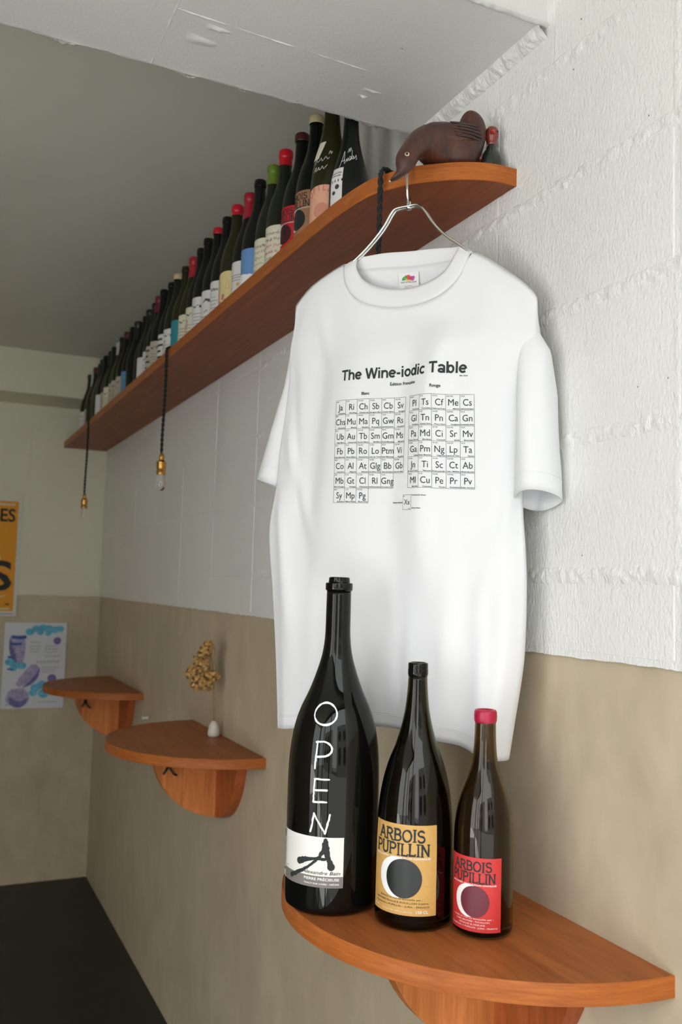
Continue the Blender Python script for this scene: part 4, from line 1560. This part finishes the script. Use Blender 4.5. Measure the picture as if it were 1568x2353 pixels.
# ------------------------------------------------------------------ wooden duck
def m_duck():
    mt = mat('carved_dark_wood', (.10, .03, .018), .38, coat=.15)
    n = NT(mt)
    a = n.noise(n.coords((1, 1, .5)), 34, 4, .6, 1)
    b = n.noise(n.coords((.3, .3, 2)), 160, 3)
    c = n.ramp(a, [(.3, (.030, .013, .010)), (.55, (.070, .022, .013)), (.8, (.125, .036, .017))])
    n.out(c, n.bump(b, .25, .001))
    return mt
M_duck = m_duck()
M_duckdark = mat('dark_carved_wing', (.045, .022, .017), .42, coat=.1)
ED, ND = Vector((.907, -.421, 0)), Vector((-.421, -.907, 0))
def duck():
    CAMP = Vector((-.87, 0, 1.517))
    O = Vector((-.10, 1.262, 2.2202))      # on the shelf under the body
    t = thing('wooden_duck', 'carved dark wooden duck leaning its head down over the shelf end', 'duck', O)
    # spine: (right, up, towards viewer, in-plane radius, width radius)
    SPN = [(-.1029, -.0514, .0623, .0015, .0040), (-.0981, -.0478, .0626, .0034, .0085), (-.0917, -.0431, .0630, .0052, .0100), (-.0860, -.0366, .0630, .0078, .0100), (-.0815, -.0265, .0630, .0150, .0140), (-.0780, -.0135, .0604, .0182, .0172), (-.0715, .0010, .0536, .0176, .0168), (-.0625, .0160, .0448, .0200, .0185), (-.0495, .0302, .0288, .0275, .0260), (-.0330, .0405, .0097, .0325, .0330), (-.0106, .0460, -.0049, .0362, .0375), (.0111, .0480, -.0098, .0352, .0370), (.0290, .0508, -.0096, .0305, .0300), (.0360, .0655, -.0084, .0275, .0210), (.0370, .0800, -.0073, .0245, .0165), (.0350, .0925, -.0063, .0200, .0130), (.0330, .1025, -.0055, .0125, .0085), (.0325, .1075, -.0051, .0040, .0035)]
    P_ = [O+ED*a+ND*c+Vector((0, 0, b)) for a, b, c, _, _ in SPN]
    V, F, seg = [], [], 24
    n = len(P_)
    for i, q in enumerate(P_):
        tg_ = (P_[min(i+1, n-1)]-P_[max(i-1, 0)]).normalized()
        side = ND-tg_*ND.dot(tg_)
        side.normalize()
        upv = side.cross(tg_)
        for k in range(seg):
            a = 2*pi*k/seg
            v = q+side*cos(a)*SPN[i][4]+upv*sin(a)*SPN[i][3]
            if 9 <= i <= 12 and v.z < q.z:       # belly settles on the shelf
                low = q.z-2.2204
                v.z = q.z-(q.z-v.z)*low/SPN[i][3]*1.12
                v.z = max(v.z, 2.2204)
            V.append(v)
    for i in range(n-1):
        for k in range(seg):
            k2 = (k+1) % seg
            F.append((i*seg+k, i*seg+k2, (i+1)*seg+k2, (i+1)*seg+k))
    F += [tuple(range(seg-1, -1, -1)), tuple(range((n-1)*seg, n*seg))]
    body = mobj('body', V, F, M_duck, t, True)
    ss = body.modifiers.new('sub', 'SUBSURF')
    ss.levels = ss.render_levels = 2
    # wings: carved relief with feather tips, one per flank
    def flank(a_, b_):
        hw = interp(a_, [(-.06, .020), (-.045, .027), (-.03, .033), (-.01, .0375), (.012, .0370), (.03, .0300), (.045, .020), (.055, .014)])
        cc = interp(a_, [(-.06, .038), (-.045, .024), (-.03, .008), (-.01, -.005), (.012, -.0098), (.055, -.0085)])
        zc = interp(a_, [(-.06, .024), (-.045, .033), (-.03, .042), (-.01, .046), (.012, .048), (.03, .053), (.045, .066), (.055, .072)])
        rz = interp(a_, [(-.06, .026), (-.03, .0325), (-.01, .0362), (.012, .0352), (.03, .034), (.055, .026)])
        return cc, hw*math.sqrt(max(0, 1-((b_-zc)/rz)**2))
    for sgn in (1, -1):
        V, F = [], []
        nx, ny = 26, 12
        for i in range(nx+1):
            s = i/nx
            a0 = -.046+.094*s
            for j in range(ny+1):
                tt_ = j/ny*2-1
                hh = .0215*(max(0, 1-abs(2*s-.80)**2.4/1.7))**.5
                bb = .046+.016*s+tt_*hh
                cc, dd = flank(a0, bb)
                dd += .0030*(1-tt_**4)*min(1, s*8)+.0007*sin(bb*1100+s*9)
                V.append(O+ED*a0+ND*(cc+sgn*dd)+Vector((0, 0, bb)))
        for i in range(nx):
            for j in range(ny):
                a = i*(ny+1)+j
                F.append((a, a+ny+1, a+ny+2, a+1))
        wg = mobj('wing', V, F, M_duck, t, True)
        so = wg.modifiers.new('thick', 'SOLIDIFY')
        so.thickness = .003
        for k in range(5):
            pts = []
            for q in range(9):
                f = q/8
                a0 = -.004+.005*k*.5+.050*f
                bb = .072-.0068*k-.004*f+.002*k*f
                cc, dd = flank(a0, bb)
                pts.append(O+ED*a0+ND*(cc+sgn*(dd+.0034))+Vector((0, 0, bb)))
            MB().tube(pts, [.0008, .0015, .0019, .0021, .0023, .0023, .0021, .0016, .0006], 6).build('feather', M_duckdark, wg, True)
    for sgn in (1, -1):
        c = O+ED*(-.0775)+Vector((0, 0, -.0125))+ND*(.0604+sgn*.0140)
        e = MB().ball(c, .0040, .0040, .0040, 12, 8).build('eye', mat('cream_eye', (.72, .66, .46), .3), t, True)
        MB().ball(c+ND*(sgn*.0026)-ED*.0004, .0024, .0024, .0024, 10, 6).build('pupil', M_black, e, True)
    bl = MB().ball(O+ED*(-.1035)+ND*.0625+Vector((0, 0, -.0518)), .0018, .0018, .0014, 8, 6)
    bl.build('beak_tip', mat('worn_beak_tip', (.60, .55, .48), .5), t, True)
duck()

def bird_bottle():
    M_bg = mat('dark_green_glazed', (.014, .018, .012), .10, coat=.6)
    M_rd = mat('red_brown_glazed', (.20, .030, .018), .15, coat=.5)
    x, y, z = -.0275, 1.247, 2.2202
    t = thing('bird_figurine', 'small glossy dark green bird figurine with red head, behind the duck', 'figurine', (x, y, z))
    MB().lathe([(0, .012), (.001, .016), (.006, .0185), (.015, .0205), (.026, .0195), (.036, .0160), (.043, .0115), (.048, .0095), (.052, .009)], 28, (x, y, z)).build('body', M_bg, t, True)
    MB().lathe([(.050, .0088), (.056, .0085), (.060, .0092), (.066, .0115), (.072, .0122), (.079, .0115), (.084, .008), (.0865, .002)], 24, (x, y, z)).build('head', M_rd, t, True)
    b = MB()
    hd = Vector((x, y, z+.071))
    b.tube([hd+ND*.009, hd+ND*.016+Vector((0, 0, -.001)), hd+ND*.021+Vector((0, 0, -.003))], [.005, .0035, .0008], 8)
    b.build('beak', mat('bright_red_glaze', (.52, .03, .02), .15, coat=.5), t, True)
    b = MB()
    b.tube([Vector((x, y, z+.026))-ED*.014, Vector((x, y, z+.034))-ED*.022, Vector((x, y, z+.038))-ED*.027], [.010, .006, .002], 8)
    b.build('tail', M_rd, t, True)
    for s_ in (1, -1):
        MB().ball(hd+ND*.008+ED*(s_*.008)+Vector((0, 0, .003)), .0022).build('eye', M_black, t, True)
bird_bottle()

# ------------------------------------------------------------------ vase with dried flower
def vase():
    x, y, z = -.032, 2.672, 1.0532
    t = thing('bud_vase', 'tiny white ceramic bud vase on the middle wall shelf', 'vase', (x, y, z))
    MB().lathe([(0, .0155), (.002, .0175), (.008, .0182), (.018, .0172), (.030, .0145), (.039, .0110), (.044, .0072), (.0462, .0045), (.0455, .003), (.030, .003)], 28, (x, y, z)).build('vase_body', mat('white_glazed_ceramic', (.74, .72, .66), .3), t, True)
    f = thing('dried_hydrangea', 'dried golden flower head on a thin stem in the bud vase', 'flower', (x, y, z+.032))
    st = MB()
    st.tube([(x, y, z+.032), (x-.001, y, z+.07), (x-.005, y, z+.13), (x-.006, y, z+.175), (x-.012, y, z+.22), (x-.026, y, z+.262), (x-.034, y, z+.285)], [.0024, .0023, .0022, .0020, .0017, .0013, .0008], 6)
    st.tube([(x-.005, y+.001, z+.16), (x-.001, y, z+.20), (x-.004, y, z+.235), (x-.010, y, z+.268)], .0008, 5)
    st.build('stem', mat('straw_stem', (.36, .20, .09), .8), f, True)
    rnd = random.Random(5)
    V, F = [], []
    cl = [(-.052, .215, .030, .030), (-.040, .190, .030, .028), (-.070, .195, .026, .024), (-.036, .160, .026, .020), (-.060, .165, .024, .020), (-.048, .240, .026, .024), (-.040, .262, .020, .020), (-.030, .278, .014, .014), (-.080, .205, .014, .012), (-.014, .185, .016, .014)]
    for _ in range(900):
        cx, cz, rx, rz = cl[min(int(rnd.random()**1.1*len(cl)), len(cl)-1)]
        d = Vector((rnd.gauss(0, 1), rnd.gauss(0, 1), rnd.gauss(0, 1))).normalized()
        q = rnd.uniform(.72, 1.05)
        c = Vector((x+.004+cx+d.x*rx*q, y+d.y*.026*q, z-.005+cz+d.z*rz*q))
        nrm = (d+Vector((rnd.uniform(-.8, .8), rnd.uniform(-.8, .8), rnd.uniform(-.8, .8)))).normalized()
        a = nrm.orthogonal().normalized()
        b = nrm.cross(a)
        s_ = rnd.uniform(.0050, .0085)
        k = len(V)
        V += [c-a*s_, c+b*s_*.8+nrm*.0012, c+a*s_+nrm*.0022, c-b*s_*.8+nrm*.0012]
        F.append((k, k+1, k+2, k+3))
    me_ = mobj('dried_petals', V, F, None, f)
    mt = mat('dried_petal', (.55, .33, .10), .8)
    n = NT(mt)
    n.out(n.ramp(n.noise(n.coords(), 120, 2), [(.3, (.40, .21, .06)), (.6, (.62, .38, .13)), (.8, (.74, .52, .24))]))
    me_.data.materials.append(mt)
    me_['kind'] = 'stuff'
vase()

# ------------------------------------------------------------------ posters on the back wall
PY = YB-.0095
def poster(name, label, x0, x1, z0, z1, mt, slant=0):
    t = thing(name, label, 'poster', ((x0+x1)/2, PY, z0))
    o = MB().box(x0, x1, PY, PY+.0008, z0, z1).build('paper', mt, t)
    return t, o
def flat(d):
    return lambda x, z: (x, PY-d, z)
M_pw = mat('poster_white', (.66, .66, .60), .6)
t, pp = poster('event_poster', 'yellow poster with bold black lettering, cut off by the left edge', -.832, -.412, 1.318, 1.910, M_pw)
p = Print()
p.rect(-.816, 1.342, -.428, 1.894)
p.map('yellow_field', flat(.0004), mat('poster_yellow', lin(226, 150, 16), .6), pp)
p = Print()
p.text('ES', -.4405, 1.792, .062, 'R', 1, .077)
p.text('S', -.440, 1.448, .140, 'R', 1, .120)
p.text('CAVES PARIS'[:0], 0, 0, .01)
p.rect(-.468, 1.373, -.447, 1.380)
p.map('black_lettering', flat(.0008), M_ink, pp)
p = Print()
p.rect(-.56, 1.872, -.446, 1.882)
p.rect(-.56, 1.350, -.446, 1.358)
p.stroke([(-.56, 1.408), (-.50, 1.412), (-.468, 1.420)], [.006, .006, .002])
p.stroke([(-.54, 1.60), (-.515, 1.618), (-.50, 1.60)], [.05, .035, .004])
p.map('pale_print', flat(.0008), mat('poster_pale', (.68, .58, .34), .6), pp)
p = Print()
p.rect(-.53, 1.327, -.430, 1.331)
p.map('footer_print', flat(.0006), mat('poster_grey', (.25, .24, .20), .7), pp)

t, pp = poster('fair_poster', 'white poster with purple and turquoise glass drawings, behind the far shelf', -.461, -.160, .858, 1.286, mat('poster_cool_white', (.64, .67, .70), .6))
def cloud(p, pts, seed):
    rnd = random.Random(seed)
    for (x, z, r_) in pts:
        p.disc(x, z, r_, 18, 2)
M_tq = mat('turquoise_print', lin(98, 178, 205), .7)
M_pu = mat('purple_print', lin(112, 104, 158), .7)
M_pl = mat('lilac_print', lin(160, 156, 188), .7)
M_bl = mat('deep_blue_print', lin(66, 92, 158), .7)
for m_, key in ((M_tq, 0), (M_pl, 1), (M_pu, 2), (M_bl, 3)):
    n = NT(m_)
    base = tuple(m_.node_tree.nodes['Principled BSDF'].inputs['Base Color'].default_value)[:3]
    n.out(n.ramp(n.noise(n.coords(), 45, 4, .7), [(.35, tuple(c*.75 for c in base)), (.65, tuple(min(1, c*1.3) for c in base))]))
for i, (x, z, r_) in enumerate([(-.31, 1.255, .022), (-.28, 1.262, .020), (-.25, 1.255, .024), (-.22, 1.250, .022), (-.195, 1.255, .020), (-.34, 1.240, .022), (-.29, 1.238, .018), (-.25, 1.232, .016), (-.43, 1.090, .022), (-.40, 1.078, .026), (-.37, 1.070, .022), (-.41, 1.060, .020), (-.30, .960, .024), (-.27, .975, .026), (-.24, .950, .030), (-.21, .965, .026), (-.19, .940, .022), (-.26, .930, .026), (-.31, .935, .02)]):
    p = Print()
    p.disc(x, z, r_, 18, 2, r_*.8)
    p.map('turquoise_cloud', flat(.0003+.00004*i), M_tq, pp)
def blob(p, pts, ws, n=18):      # rounded, tapering printed shape
    m_ = len(pts)-1
    kx = [(i/m_, q[0]) for i, q in enumerate(pts)]
    kz = [(i/m_, q[1]) for i, q in enumerate(pts)]
    kw = [(i/m_, w) for i, w in enumerate(ws)]
    p.stroke([(interp(i/n, kx), interp(i/n, kz)) for i in range(n+1)], [max(.001, interp(i/n, kw)) for i in range(n+1)])
p = Print()   # goblets drawn in lilac
blob(p, [(-.398, 1.222), (-.398, 1.185), (-.392, 1.145), (-.380, 1.105), (-.372, 1.080)], [.066, .078, .072, .040, .010])
blob(p, [(-.388, .972), (-.362, .995), (-.332, 1.026), (-.306, 1.058), (-.296, 1.070)], [.020, .048, .058, .052, .022])
blob(p, [(-.388, .958), (-.386, .935), (-.382, .905), (-.380, .880), (-.380, .868)], [.050, .098, .112, .084, .030])
p.map('lilac_glass', flat(.0013), M_pl, pp)
p = Print()
p.disc(-.205, 1.195, .019, 20, 2).disc(-.222, 1.005, .022, 20, 2)
blob(p, [(-.431, 1.200), (-.428, 1.165), (-.414, 1.120), (-.398, 1.088)], [.006, .016, .024, .008])
blob(p, [(-.360, .962), (-.325, .985), (-.300, 1.015), (-.284, 1.055)], [.004, .018, .020, .006])
blob(p, [(-.424, .920), (-.405, .890), (-.370, .880), (-.334, .905)], [.006, .030, .032, .010])
p.map('purple_shape', flat(.0016), M_pu, pp)
p = Print()
p.stroke([(-.425, 1.215), (-.39, 1.210), (-.355, 1.215)], .016)
p.stroke([(-.430, 1.180), (-.40, 1.178), (-.375, 1.182)], .012)
p.stroke([(-.440, 1.115), (-.41, 1.110)], .010)
p.stroke([(-.440, 1.055), (-.41, 1.052)], .008)
p.map('blue_print', flat(.0019), M_bl, pp)
p = Print()
rnd = random.Random(4)
for z, x0, x1 in ((1.185, -.335, -.285), (1.165, -.335, -.285), (1.150, -.335, -.285), (1.135, -.335, -.295), (1.165, -.262, -.195), (1.150, -.262, -.200), (1.135, -.262, -.205), (1.115, -.262, -.185), (1.090, -.30, -.190), (1.082, -.30, -.190), (1.060, -.275, -.185), (1.048, -.275, -.200), (1.036, -.275, -.21), (.885, -.28, -.19), (.875, -.44, -.41)):
    x = x0
    while x < x1:
        l = rnd.uniform(.006, .016)
        p.rect(x, z, min(x+l, x1), z+.006)
        x += l+.004
p.map('text_lines', flat(.0006), mat('poster_text_grey', (.40, .41, .46), .7), pp)

# small things fixed to the walls
o = MB().lathe([(0, .006), (.002, .0065), (.004, .004), (.016, .0035), (.018, .006), (.022, .006), (.0235, .002)], 16).build('wall_peg', mat('pale_glass_peg', (.75, .80, .80), .15), None, True)
o.rotation_euler = (0, -pi/2, 0)
o.location = (0.0, 3.66, .966)
tag(o, 'tiny pale peg on the plaster wall between the two farther shelves', 'peg')
o = MB().ball((0, 0, 0), .006, .0035, .006, 12, 8).build('push_pin', mat('grey_pin', (.5, .5, .5), .4), None, True)
o.location = (-.151, YB-.003, 1.280)
tag(o, 'small grey push pin on the back wall, right of the blue poster', 'pin')

for o in bpy.data.objects:
    if '_world' in o:
        del o['_world']
